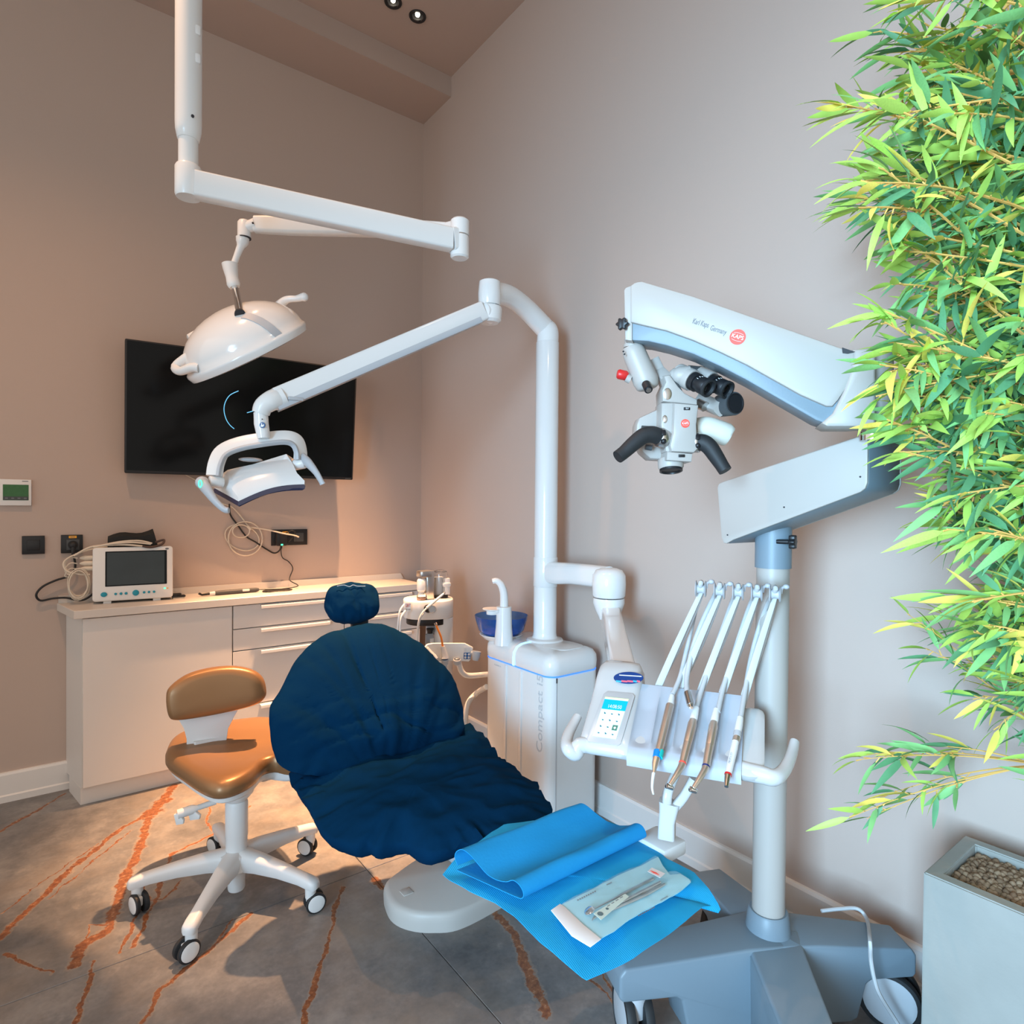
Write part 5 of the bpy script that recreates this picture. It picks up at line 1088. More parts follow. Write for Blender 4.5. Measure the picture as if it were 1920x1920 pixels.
bm = NB(); slabpoly(bm, [at(a, b, z=zp+.0155) for a, b in ((1214, 1634), (1222, 1627), (1247, 1638), (1238, 1646))], (0, 0, 1), .0008, 0); stk_ = obj('label_sticker', bm, mat('label paper', (.75, .70, .70), .6), t)
for k in range(3): bm = NB(); slabpoly(bm, [at(1219+2.2*k+a, 1632.5+1.8*k-.5*b_, z=zp+.0164) for a, b_ in ((0, 0), (12, -9), (12.8, -8), (.8, 1))], (0, 0, 1), .0004, 0); obj('print_line', bm, LOGO, stk_)
bm = NB()
for (xa, ya, xb, yb_) in ((1082, 1687, 1118, 1669), (1137, 1658, 1147, 1653), (1196, 1716, 1228, 1699), (1238, 1687, 1252, 1679)):
    for k in range(9):
        u = k/9; v = u+.07; x0_, y0_, x1_, y1_ = xa+(xb-xa)*u, ya+(yb_-ya)*u, xa+(xb-xa)*v, ya+(yb_-ya)*v
        slabpoly(bm, [at(x0_, y0_, z=zp+.0022), at(x1_, y1_, z=zp+.0022), at(x1_+1, y1_+2, z=zp+.0022), at(x0_+1, y0_+2, z=zp+.0022)], (0, 0, 1), .0003, 0)
obj('print_marks', bm, INK, t, ang=None, kind='stuff')
zi = zp+.005
def lz(px, py, dz=0): return at(px, py, z=zi+dz)
t = thing('mouth_mirror', 'small round steel mouth mirror inside the sterilisation pouch', 'mouth mirror', tuple(lz(1104, 1707)))
bm = NB(); tube(bm, [lz(1110, 1706), lz(1150, 1686), lz(1165, 1678), lz(1224, 1648)], [.0015, .0018, .003, .0035], 8); obj('handle', bm, STEEL, t)
bm = NB(); lathe(bm, [(.010, -.001), (.0115, 0), (.010, .0012)], axm(lz(1105, 1707, .003), (-.3, .2, .8)), 20); obj('mirror_disc', bm, CHROME, t)
t = thing('tweezers', 'steel dental tweezers lying lowest inside the sterilisation pouch', 'tweezers', tuple(lz(1170, 1695)))
for k in (-1, 1):
    bm = NB(); tube(bm, [lz(1110, 1726), lz(1120, 1716+2*k), lz(1165, 1694+4*k), lz(1210, 1675+3*k), lz(1246, 1658)], [.001, .0018, .003, .0034, .003], 8, smooth=3); obj('arm', bm, STEEL, t)
t = thing('dental_probe', 'thin dark steel probe between mirror and tweezers inside the pouch', 'probe', tuple(lz(1170, 1680)))
bm = NB(); tube(bm, [lz(1150, 1700, .003), lz(1180, 1684, .003), lz(1238, 1654, .003)], [.0012, .003, .0032], 8); obj('handle', bm, STEEL, t)
bm = NB(); tube(bm, [lz(1150, 1700, .003), lz(1142, 1702, .003), lz(1136, 1708, .003)], [.0011, .0008, .0005], 6); obj('tip', bm, STEEL, t)
t = thing('indicator_card', 'pale printed card tag with two dark dots inside the pouch', 'card', tuple(lz(1140, 1700, .004)))
bm = NB(); slabpoly(bm, [lz(a, b, .006) for a, b in ((1113, 1713), (1127, 1725), (1179, 1681), (1172, 1676))], (0, 0, 1), .0008, 0); cd = obj('card', bm, mat('card mint', (.62, .74, .66), .6), t)
for a, b, r_ in ((1125.5, 1713.5, .0062), (1138.5, 1704, .0032)): bm = NB(); lathe(bm, [(r_, 0), (r_, .0006)], Matrix.Translation(lz(a, b, .0065)), 16); obj('dot', bm, mat('dot teal', (.02, .06, .07), .5), cd)
for k in range(4): bm = NB(); slabpoly(bm, [lz(1138+8*k+a, 1699-5.2*k+b, .0068) for a, b in ((0, 0), (5, -3), (6, -2), (1, 1))], (0, 0, 1), .0004, 0); obj('print_line', bm, INK, cd)

# ---------------------------------------------------------------- operating microscope on its floor stand
MC = V((1.514, .871, 0))
t = thing('surgical_microscope', 'white and blue grey operating microscope on a wheeled floor stand', 'microscope', tuple(MC))
def leg_mesh(ang, L, w0=.15, w1=.095):
    a = math.radians(ang); dr = V((math.cos(a), math.sin(a), 0)); m = fr(MC, dr, V((0, 0, 1)))
    ls = L/.45; hz = .90
    poly = [(0, .04), (.24*ls, .04), (.262*ls, .05), (.285*ls, .150), (.30*ls, .160), (.44*ls, .162), (.45*ls, .172), (.45*ls, .225), (.435*ls, .243), (.10, .268), (0, .272)]
    bm = NB(); prism(bm, poly, -.5, .5, m)
    for v in bm.verts:
        q = v.co-MC; s = q.dot(dr); pr = V((-dr.y, dr.x, 0)); u = q.dot(pr); k = max(0, min(1, s/L)); w = w0+(w1-w0)*k**.7
        if q.z < .1: w *= .93
        v.co = MC + dr*s + pr*(u*w) + V((0, 0, q.z*(hz + (.10*min(1, k) if ang == 157 else 0))))
    bmesh.ops.recalc_face_normals(bm, faces=bm.faces)
    bmesh.ops.bevel(bm, geom=[e for e in bm.edges if len(e.link_faces) == 2 and e.calc_face_angle(0) > .35], offset=.012, segments=3, affect='EDGES', profile=.5, clamp_overlap=True)
    return bm, MC+dr*(L-.065), dr
LEGS = [(157, .44, 60), (226, .52, 150), (-36, .365, -65), (66, .315, 20)]
for ang, L, ca in LEGS:
    bm, tip, dr = leg_mesh(ang, L); lg = obj('leg', bm, GREYB, t, ang=45)
    r_ = .074 if ang != 66 else .07; ca = math.radians(ca); cd = V((math.cos(ca), math.sin(ca), 0)); ax = V((-cd.y, cd.x, 0)); wc = tip+cd*.020; wc.z = r_
    bm = NB(); cyl(bm, V((tip.x, tip.y, .09)), V((tip.x, tip.y, .150)), .024, .026); box(bm, (0, 0, 0), (.05, .016, .07), .006, mx=axm(wc+V((0, 0, .02)), (0, 0, 1), cd)); cs = obj('caster', bm, LGREY, lg)
    for sg in (-1, 1):
        o_ = wc+ax*(.010*sg); bm = NB(); lathe(bm, [(r_*.86, 0), (r_*.97, .002), (r_, .008), (r_, .018), (r_*.96, .024), (r_*.84, .025), (r_*.82, .020)], axm(o_, ax*sg), 36)
        lathe(bm, [(r_*.83, .018), (r_*.82, .023), (r_*.6, .027), (.004, .029)], axm(o_, ax*sg), 32, mi=1); obj('wheel', bm, [RUBBER, LGREY], lg)
bm = NB(); lathe(bm, [(.085, .04), (.09, .18), (.086, .236), (.07, .243), (.02, .245)], Matrix.Translation(MC), 36); obj('hub', bm, GREYB, t)
bm = NB(); lathe(bm, [(.057, .236), (.054, .259), (.050, .29), (.046, .295), (.038, .293)], Matrix.Translation(MC), 36); obj('base_collar', bm, GREYB, t)
CM = MC.copy()
bm = NB(); lathe(bm, [(.0405, .27), (.0405, 1.20)], Matrix.Translation(CM), 40); obj('column', bm, MWHITE, t)
bm = NB(); lathe(bm, [(.0448, at(1440, 1064, d=1.61).z), (.0448, 1.31)], Matrix.Translation(CM), 40); obj('column_collar', bm, GREYB, t)
def star(bm, m, r, h, n=6):
    P = []
    for i in range(n*8):
        a = 2*PI*i/(n*8); rr_ = r*(1+.16*math.cos(n*a)); P.append((rr_*math.cos(a), rr_*math.sin(a)))
    prism(bm, P, 0, h, m, bev=h*.2)
q = at(1480, 1016, d=1.55); kd = (RT*.8-FW*.6).normalized(); bm = NB(); star(bm, axm(q, kd), .0165, .016); cyl(bm, q-kd*.03, q, .006); obj('clamp_knob', bm, BLACK, t)
# lower arm
xa = 1.410; wd = .160
lo_ = [(1350, 915), (1353, 907), (1362, 903), (1628, 815), (1632, 816), (1631, 905), (1627, 916), (1618, 923), (1380, 1012), (1368, 1019), (1362, 1018), (1358, 1008)]
P = [at(a, b, x=xa) for a, b in lo_]
ym = fr((xa, 0, 0), (0, -1, 0), (0, 0, 1))     # local x = -Y, y = Z, z = -X
bm = NB(); prism(bm, [(-p.y, p.z) for p in P], -wd+.004, .004, ym, bev=.004); la = obj('lower_arm', bm, GREYB, t, ang=40)
bm = NB(); prism(bm, [(-p.y, p.z) for p in P], .005, .013, ym, bev=.003); obj('side_panel', bm, MWHITE, la)
bm = NB(); prism(bm, [(-p.y, p.z) for p in P], -wd-.005, -wd+.003, ym, bev=.003); obj('side_panel', bm, MWHITE, la)
bm = NB(); tp_ = [P[2], P[3]]; tube(bm, [V((xa+wd/2, p.y, p.z+.001)) for p in tp_], 1, sec=rrect(wd-.006, .006, .002, 1), up=(0, 0, 1)); obj('top_cover', bm, MWHITE, la)
for a, b in ((1470, 951), (1613, 894), (1364, 1003)): q = at(a, b, x=xa-.0135); bm = NB(); lathe(bm, [(.002, -.002), (.002, .0006)], axm(q, (-1, 0, 0)), 10); obj('screw', bm, SEAM, la)
un = (P[9]-P[8]).cross(V((1, 0, 0))).normalized(); un = un if un.z < 0 else -un
q = onpl(1522, 961, P[8]+un*.001, un); bm = NB(); lathe(bm, [(.0105, -.003), (.0105, .003), (.006, .005)], axm(q, un), 18); obj('power_button', bm, GREENLED, la, label='glowing green power button under the lower arm')
bm = NB(); lathe(bm, [(.013, -.003), (.0145, .002), (.011, .002)], axm(q, un), 18); obj('button_ring', bm, STEEL, la)
# upper arm
JR = V((1.385, .575, 0)); JL = V((1.105, .985, 0)); ad = (JL-JR).normalized(); an = V((-ad.y, ad.x, 0)); an = an if an.dot(FW) < 0 else -an
apl = JR+an*.05
def up_(px, py, off=0): return onpl(px, py, apl+an*off, an)
um = fr(apl, -ad, (0, 0, 1)); 
def upoly(L, off=0): return [((um.inverted() @ up_(a, b, off)).x, (um.inverted() @ up_(a, b, off)).y) for a, b in L]
sgn = 1 if um.col[2].to_3d().dot(an) > 0 else -1
bluep = [(1184, 580), (1300, 585), (1500, 650), (1600, 690), (1580, 760), (1556, 797), (1530, 788), (1490, 765), (1450, 742), (1400, 713), (1350, 687), (1300, 664), (1250, 648), (1215, 640), (1184, 638)]
bm = NB(); prism(bm, upoly(bluep), -.085*sgn, .0, um, bev=.004); ua = obj('upper_arm', bm, GREYB, t, ang=40)
whitep = [(1183, 537), (1190, 532), (1196, 530), (1204, 529), (1300, 557), (1400, 592), (1500, 627), (1577, 654), (1640, 668), (1608, 690), (1588, 725), (1570, 752), (1560, 763), (1548, 763), (1500, 742), (1450, 714), (1400, 686), (1350, 662), (1300, 640), (1250, 622), (1183, 606)]
bm = NB(); prism(bm, upoly(whitep), -.093*sgn, .008*sgn, um, bev=.005); wp_ = obj('arm_cover', bm, MWHITE, ua, ang=40)
endp = [(1170, 545), (1173, 540), (1186, 535), (1186, 640), (1172, 638)]
bm = NB(); prism(bm, upoly(endp), -.090*sgn, .004*sgn, um, bev=.004); obj('end_cap', bm, MWHITE, ua)
jz0, jz1 = at(1650, 797, d=1.29).z, at(1650, 657, d=1.29).z
jp = [(1596, 657), (1640, 653), (1640, 798), (1600, 801), (1550, 801), (1538, 795), (1560, 776), (1580, 735), (1596, 690)]
JC = at(1638, 730, d=1.31); JC.z = 0
bm = NB(); prism(bm, upoly(jp), -.085*sgn, .010*sgn, um, bev=.006); lathe(bm, [(.028, jz0), (.034, jz0+.004), (.036, jz0+.01), (.036, jz1-.008), (.032, jz1)], Matrix.Translation(JC), 32); obj('arm_joint', bm, MWHITE, t, ang=45)
bm = NB(); lathe(bm, [(.026, jz0-.03), (.026, jz0+.01)], Matrix.Translation(JC), 28); obj('joint_pin', bm, CHROME, t)
bm = NB(); slabpoly(bm, [up_(a, b, .0095) for a, b in ((1579, 652), (1603, 660), (1590, 663), (1580, 662))], an, .004, 0); obj('joint_gap', bm, SEAM, ua)
def lab(px, py, dx=30, slope=.31, off=.0085):
    o_ = up_(px, py, off); x = up_(px+dx, py+dx*slope, off)-o_; return fr(o_, x, (0, 0, 1))
m1 = lab(1314, 606, slope=.29); text('lettering', 'Karl Kaps', .0165, m1, INK, ua, width=.035)
m1 = lab(1347, 619, slope=.31); text('lettering', 'Germany', .0165, m1, INK, ua, width=.035)
def logo(o_, x, y, r, parent, n):
    m = fr(o_, x, y); bm = NB(); lathe(bm, [(r, 0), (r, .0008)], m, 32); d_ = obj('emblem', bm, LOGO, parent, label='round orange red maker emblem')
    text('lettering', 'KAPS', r*.72, m @ Matrix.Translation((0, 0, .0012)), LOGOW, d_, width=r*1.5)
    for sg in (-1, 1):
        bm = NB(); tube(bm, [m @ V((r*.75*math.sin(a), sg*r*(.35+.17*math.cos(a*1.2)), .0012)) for a in [-1+.2*i for i in range(11)]], r*.02, 5); obj('emblem_line', bm, LOGOW, d_)
logo(up_(1383, 632, .0082), up_(1413, 641, .0082)-up_(1383, 632, .0082), (0, 0, 1), .0165, ua, an)
q = at(1169, 609, d=1.40); kd = (-RT*.5-FW*.86).normalized(); bm = NB(); star(bm, axm(q, kd), .0125, .014); cyl(bm, q-kd*.03, q, .006); obj('clamp_knob', bm, BLACK, t)
# optics head
HD = 1.44
def h(px, py, dd=0): return at(px, py, d=HD+dd)
PX = HD/F
hm = fr(h(1270, 800), RT, UP)    # local frame of the head, z toward the viewer
def hp_(L, dd=0): return [((px-1270)*PX, -(py-800)*PX) for px, py in L]
head = thing.__call__ if False else None
bm = NB(); lathe(bm, [(.020, 0), (.021, .012), (.022, .014)], axm(h(1188, 648), UP), 24); tube(bm, [h(1186, 646), h(1186, 652)], .021, 20); obj('head_pivot', bm, MWHITE, t)
bm = NB(); tube(bm, [h(1185, 650), h(1189, 662), h(1203, 695), h(1211, 715), h(1214, 727), h(1215, 731)], [.022, .027, .0285, .030, .025, .014], 24, smooth=3); sw = obj('swivel_barrel', bm, MWHITE, t, ang=60)
for a, b in ((1164, 659), (1166, 664)): bm = NB(); ball(bm, h(a, b, -.026)+RT*.006, .0022, 8); obj('socket_hole', bm, SEAM, sw)
bm = NB(); tube(bm, [h(1182, 712), h(1174, 708)], .010, 12); obj('knob_stem', bm, MWHITE, sw)
bm = NB(); tube(bm, [h(1176, 706), h(1173, 704.5), h(1160, 701.5), h(1157, 701)], [.0085, .0115, .0115, .0085], 16); obj('red_knob', bm, RED, sw)
bm = NB(); tube(bm, [h(1211, 720, -.03), h(1216, 731, -.05)], .0095, 16); lathe(bm, [(.006, 0), (.006, .002)], axm(h(1216, 731, -.05), h(1216, 731, -.05)-h(1211, 720, -.03)), 16, mi=1); obj('light_plug', bm, [BLACK, CHROME], sw)
bm = NB(); tube(bm, [h(1222, 675, .03), h(1233, 697, .03), h(1240, 705, .02), h(1252, 716)], 1, sec=rrect(.030, .034, .006, 2), smooth=3, up=tuple(-FW)); obj('link_arm', bm, MWHITE, t)
bm = NB(); prism(bm, hp_([(1238, 756), (1237, 735), (1244, 720), (1240, 708), (1252, 706), (1268, 728), (1280, 740), (1303, 752), (1303, 763), (1256, 758)]), -.045, .022, hm, bev=.006); obj('upper_housing', bm, MWHITE, t)
bm = NB(); prism(bm, hp_([(1257, 759), (1303, 763), (1299, 800), (1300, 830), (1304, 842), (1294, 852), (1252, 850), (1249, 838), (1255, 815)]), -.04, .034, hm, bev=.008); fh = obj('front_housing', bm, MWHITE, t)
bm = NB(); prism(bm, hp_([(1237, 757), (1262, 757), (1262, 850), (1252, 852), (1245, 848), (1236, 800)]), -.05, .018, hm, bev=.006); obj('side_housing', bm, MWHITE, t)
bm = NB(); prism(bm, hp_([(1238, 763), (1204, 779), (1199, 792), (1197, 822), (1210, 845), (1225, 858), (1262, 860), (1262, 770)]), -.09, -.03, hm, bev=.006); obj('rear_housing', bm, MWHITE, t)
for a, b, w, hh in ((1247, 742, .0095, .0135), (1243, 788, .0055, .009)): bm = NB(); lathe(bm, [(1, -.003), (1, .0012), (.85, .002)], hm @ Matrix.Translation(((a-1270)*PX, -(b-800)*PX, .022 if b < 760 else .018)) @ Matrix.Diagonal((w, hh, 1, 1)), 24); obj('cap', bm, STEEL, t)
for a, b in ((1280, 771), (1271, 857)): bm = NB(); box(bm, ((a-1270)*PX, -(b-800)*PX, .0345 if b < 800 else .032), (.0145, .0065, .003), .001, mx=hm); dsp_ = obj('display', bm, BLACK, t)
text('lettering', '0.4', .005, hm @ Matrix.Translation(((1280-1270)*PX, -(771-800)*PX, .0365)), LOGOW, t)
logo(hm @ V(((1277-1270)*PX, -(798-800)*PX, .0345)), RT, UP, .0098, fh, None)
bm = NB(); prism(bm, hp_([(1245, 849), (1292, 853), (1290, 868), (1244, 865)]), -.045, .030, hm, bev=.003); obj('lower_plate', bm, MWHITE, t)
lc = h(1257, 862, .012); ld = (-UP*.97-FW*.22).normalized()
bm = NB(); lathe(bm, [(.0285, 0), (.0295, .004), (.0295, .018), (.026, .024)], axm(lc, ld), 32); obj('lens_mount', bm, MWHITE, t)
bm = NB(); lathe(bm, [(.0265, .022), (.0265, .0285), (.022, .029), (.021, .026)], axm(lc, ld), 32); obj('objective_ring', bm, BLACK, t)
# binocular tubes and eyepieces
ed = (RT*.52-UP*.50-FW*.69).normalized()
bm = NB(); tube(bm, [h(1266, 706, .0), h(1275, 705, -.005), h(1295, 702, -.01)], [.018, .022, .020], 20, smooth=3); ball(bm, h(1268, 705), .019, 16); obj('prism_housing', bm, MWHITE, t)
bm = NB(); tube(bm, [h(1258, 704, .01), h(1263, 720, -.005), h(1275, 735, -.012)], [.008, .010, .006], 10, smooth=4); obj('tilt_seam', bm, DGREY, t)
bm = NB(); tube(bm, [h(1290, 694, .02), h(1320, 697, .02)], .012, 12); obj('tube_bridge', bm, DGREY, t)
for a, b, dd in ((1299, 714, -.02), (1334, 717, .0)):
    c = h(a, b, dd); bm = NB(); tube(bm, [c-ed*.050, c-ed*.046, c-ed*.004, c], [.020, .0245, .0255, .024], 28); obj('binocular_tube', bm, MWHITE, t)
    bm = NB(); tube(bm, [c-ed*.002, c+ed*.014, c+ed*.0145, c+ed*.026, c+ed*.0265, c+ed*.042, c+ed*.044], [.0215, .0215, .0175, .0175, .0195, .0195, .018], 28); tube(bm, [c+ed*.0438, c+ed*.036], [.0165, .012], 24); e_ = obj('eyepiece', bm, BLACK, t)
    bm = NB(); lathe(bm, [(.0185, 0), (.0205, .002), (.0205, .009), (.0165, .009), (.0145, .002)], axm(c+ed*.042, ed), 28, caps=False); obj('eye_cup', bm, RUBBER, e_)
    bm = NB(); ball(bm, (0, 0, 0), .0125, 16, mx=axm(c+ed*.0425, ed) @ Matrix.Diagonal((1, 1, .25, 1))); obj('eye_lens', bm, SCREEN, e_)
    for k in range(5): a_ = math.radians(40+25*k); m_ = axm(c+ed*.020, ed); bm = NB(); box(bm, (.0177*math.cos(a_), .0177*math.sin(a_), 0), (.001, .001, .004), mx=m_); obj('scale_mark', bm, LOGOW, e_)
bm = NB(); tube(bm, [h(1308, 748, .05), h(1335, 760, .03), h(1352, 766, .0)], 1, sec=rrect(.032, .030, .006, 2), smooth=3, up=tuple(-FW)); obj('camera_arm', bm, MWHITE, t)
cdv = (RT*.35-UP*.05-FW*.93).normalized(); c = h(1368, 758, .0)
bm = NB(); tube(bm, [c-cdv*.03, c+cdv*.014, c+cdv*.018], [.0265, .0275, .0265], 32); cp = obj('camera_port', bm, DGREY, t)
bm = NB(); lathe(bm, [(.0225, -.002), (.0235, .0022), (.0215, .003), (.0205, .0005), (.005, .0004)], axm(c+cdv*.018, cdv), 32); obj('port_cap', bm, BLACK, cp)
bm = NB(); tube(bm, [h(1308, 756, .03), h(1322, 763, .015)], .012, 14); obj('beam_splitter', bm, STEEL, t)
bm = NB(); tube(bm, [h(1302, 805, .03), h(1320, 804, .03), h(1332, 806, .03), h(1362, 815, .03), h(1367, 817, .03)], [.026, .029, .0295, .0275, .022], 24, smooth=2); obj('lamp_barrel', bm, mat('ivory plastic', (.70, .68, .60), .4), t)
# handles
for P, ringp in (([(1240, 822, -.01), (1225, 815, -.02), (1208, 817, -.025), (1190, 830, -.03), (1170, 848, -.035), (1158, 857, -.04)], (1245, 824, -.01)), ([(1303, 830, -.01), (1318, 830, -.02), (1330, 838, -.025), (1342, 855, -.03), (1353, 872, -.035), (1360, 883, -.04)], (1302, 828, -.01))):
    q = [h(*p) for p in P]; bm = NB(); tube(bm, q, [.0195, .0195, .019, .0175, .0155, .0150], 18, smooth=5); hh_ = obj('handle', bm, RUBBER, t, ang=60)
    dv = (q[1]-q[0]).normalized(); c = h(*ringp); bm = NB(); lathe(bm, [(.022, -.010), (.0235, -.007), (.0235, .009), (.021, .012)], axm(q[0], dv), 28); rg = obj('handle_ring', bm, STEEL, hh_)
    bm = NB(); box(bm, (0, 0, 0), (.010, .014, .006), .002, mx=axm(q[0]-FW*.0215+UP*.010, -FW+UP*.35, RT)); obj('rocker_switch', bm, BLACK, hh_)
    bm = NB(); ball(bm, q[0]-FW*.021-UP*.009, .0068, 14); obj('button', bm, BLACK, hh_)
for a, b, c_, d_ in ((1203, 803, 1216, 804), (1219, 804, 1232, 806), (1210, 838, 1222, 840)): bm = NB(); tube(bm, [h(a, b, .01), h(c_, d_, .01)], .0065, 12); obj('adjust_knob', bm, DGREY, t)

# power cable of the microscope
zb = lambda px, py, z: at(px, py, z=z)
bm = NB(); tube(bm, [zb(1540, 1708, .232), zb(1575, 1704, .236), zb(1608, 1704, .238), zb(1623, 1720, .232)+V((-.006, -.006, 0)), at(1631, 1760, d=1.50), at(1633, 1800, d=1.50), at(1640, 1838, d=1.50), at(1650, 1866, d=1.50), at(1680, 1914, d=1.51), zb(1725, 1985, .03), zb(1770, 2030, .006)], .0048, 8, smooth=6)
obj('mains_cable', bm, mat('grey cable', (.50, .52, .54), .5), label='light grey mains cable trailing over the microscope base to the floor', cat='cable')

# ---------------------------------------------------------------- planter and bamboo
px0, py1, PZ = 1.588, .541, .525; pw, pl_ = .265, .62
t = thing('planter', 'tall pale concrete planter filled with brown clay pebbles at the right edge', 'planter', (px0+pw/2, py1-pl_/2, 0))
pcx, pcy = px0+pw/2, py1-pl_/2
bm = NB(); w_ = .032
tq = NB(); O_ = [(px0, py1-pl_), (px0+pw, py1-pl_), (px0+pw, py1), (px0, py1)]; I_ = [(px0+w_, py1-pl_+w_), (px0+pw-w_, py1-pl_+w_), (px0+pw-w_, py1-w_), (px0+w_, py1-w_)]
rings = [[V((x, y, 0)) for x, y in O_], [V((x, y, PZ)) for x, y in O_], [V((x, y, PZ)) for x, y in I_], [V((x, y, PZ-.09)) for x, y in I_]]
ring_faces(tq, rings, False, True); bmesh.ops.recalc_face_normals(tq, faces=tq.faces); bmesh.ops.bevel(tq, geom=[e for e in tq.edges if e.calc_face_angle(0) > .5], offset=.003, segments=2, affect='EDGES', clamp_overlap=True); merge(bm, tq)
obj('planter_box', bm, CONC, t, ang=40)
bm = NB(); box(bm, (pcx, pcy, PZ-.065), (pw-2*w_-.002, pl_-2*w_-.002, .05)); obj('soil', bm, mat('soil', (.09, .06, .04), .9, bump=.3, var=.2, vscale=40), t)
rr = random.Random(11); pm = []
for k in range(8):
    tq = NB(); bmesh.ops.create_icosphere(tq, subdivisions=2, radius=1)
    for v in tq.verts: v.co *= 1+.22*noise.noise(v.co*1.1+V((k*5, 0, 0)))
    v_ = finish(tq, 'pebble', 60); v_.materials.append(PEBB[k % 3]); pm.append(v_)
inv = WM[t].inverted(); g = .0118; cand = []
for lay in range(2):
    for j in range(int((pl_-2*w_)/(g*.9))):
        for i in range(int((pw-2*w_)/(g*.96))+1):
            x = px0+w_+.005+(i+.5*((j+lay) % 2))*g*.96+rr.uniform(-.003, .003); y = py1-w_-.005-(j+.5*lay)*g*.9+rr.uniform(-.003, .003)
            if px0+w_+.004 < x < px0+pw-w_-.004 and y > py1-pl_+w_+.004: cand.append((V((x, y, PZ-.036+.007*lay+rr.uniform(0, .005)+.012*math.sin(PI*(x-px0)/pw))), lay))
def seen(c):
    d = c[0]-EYE; return (960+F*d.dot(RT)/d.dot(FW) > 1925, -c[1], d.length)
cand.sort(key=seen); bm = NB()
for k, (p, lay) in enumerate(cand):
    s = rr.uniform(.0056, .0082)*(1.2 if rr.random() < .15 else 1)
    if k < 298:
        o = bpy.data.objects.new('pebble', pm[rr.randrange(8)]); COL.objects.link(o); o.parent = t; o.location = inv @ p
        o.rotation_euler = (rr.uniform(0, 6), rr.uniform(0, 6), rr.uniform(0, 6)); o.scale = (s*rr.uniform(.9, 1.25), s, s*rr.uniform(.75, 1)); WM[o] = WM[t]
    else:
        tq = NB(); bmesh.ops.create_icosphere(tq, subdivisions=1, radius=s); vs = [bm.verts.new(v.co*rr.uniform(.9, 1.1)+p) for v in tq.verts]; tq.verts.index_update()
        for f in tq.faces: bm.faces.new([vs[v.index] for v in f.verts])
        tq.free()
obj('pebble_layer', bm, PEBB[0], t, kind='stuff')

LEAFC = [((.11, .30, .14), 'deep green leaf'), ((.22, .48, .17), 'mid green leaf'), ((.42, .64, .12), 'fresh green leaf'), ((.85, .72, .14), 'yellow leaf')]
LM = [mat(n, c, .5, var=.18, vscale=30, spec=.35) for c, n in LEAFC]
STEM = mat('bamboo twig', (.80, .47, .13), .5, var=.15, vscale=20); CANE = mat('bamboo cane', (.55, .40, .13), .45, var=.25, vscale=12)
t = thing('bamboo_plant', 'tall bamboo with narrow green and yellow leaves growing from the concrete planter', 'bamboo', (pcx, pcy, PZ-.03))
rb = random.Random(5)
canes = []
for k in range(9):
    bx_, by_ = pcx+rb.uniform(-.03, .06), py1-.25-.034*k+rb.uniform(-.02, .02); lean = V((rb.uniform(-.10, .03), rb.uniform(-.05, .16), 0)); H = rb.uniform(1.9, 2.4)
    P = [V((bx_, by_, PZ-.05)) + lean*(s**1.4) + V((0, 0, H*s)) for s in [i/10 for i in range(11)]]
    for p in P: p.x = min(p.x, R-.06)
    bm = NB(); tube(bm, P, [.0085*(1-.6*i/10)+.002 for i in range(11)], 8, smooth=2); obj('cane', bm, CANE, t); canes.append(P)
# leftmost reach of the foliage for a given height in the photograph
env = [(-60, 1660), (0, 1650), (60, 1575), (120, 1640), (190, 1525), (240, 1580), (300, 1620), (360, 1545), (430, 1510), (480, 1570), (560, 1600), (620, 1590), (680, 1600), (740, 1590), (790, 1620), (830, 1610), (880, 1700), (950, 1720), (1010, 1690), (1060, 1660), (1110, 1670), (1170, 1730), (1230, 1810), (1300, 1860), (1360, 1900), (1400, 1920)]
def envx(y):
    for (a, xa_), (b, xb_) in zip(env, env[1:]):
        if a <= y <= b: return xa_+(xb_-xa_)*(y-a)/(b-a)
    return 1900
leaves = []; twig = NB(); brn = 0
def branch(tip, root, sag, nleaf, thick=.0042, fullfrom=.25):
    global brn
    mid = root.lerp(tip, .5)+V((0, 0, sag)); P = [root.lerp(mid, s)*(1-s)+mid.lerp(tip, s)*s for s in [i/9 for i in range(10)]]
    bm = NB(); tube(bm, P, [thick*(1-.7*i/9) for i in range(10)], 5); obj('branch', bm, STEM, t); brn += 1
    for k in range(nleaf):
        s = fullfrom+(1-fullfrom)*(k+rb.random()*.8)/nleaf; s = min(s, .995); i = min(int(s*9), 8); p = P[i].lerp(P[i+1], s*9-i); dr = (P[i+1]-P[i]).normalized()
        side = V((rb.gauss(0, 1), rb.gauss(0, 1), rb.gauss(0, .8))); side = (side-dr*side.dot(dr)).normalized()
        spread = rb.uniform(.25, .95) if s < .93 else rb.uniform(.05, .4)
        d_ = (dr*(1-spread*.55)+side*spread+V((0, 0, -.12))).normalized(); L = rb.uniform(.065, .115)
        pet = p+d_*rb.uniform(.004, .016)
        tube(twig, [p, pet], .0014, 4); leaves.append((pet, d_, L, s, rb.random()))
def outward(y, x):
    dpt = rb.uniform(1.02, 1.52)
    lim = 1.0
    p = at(x, y, d=dpt)
    if p.x > R-.05: p = at(x, y, x=R-.06)
    if p.y > .46 and 1.15 < p.z < 2.0:
        q = at(x, y, y=.45); p = q if (q-EYE).dot(FW) > .86 else at(x, y, d=.86)
    return p
N1 = 0
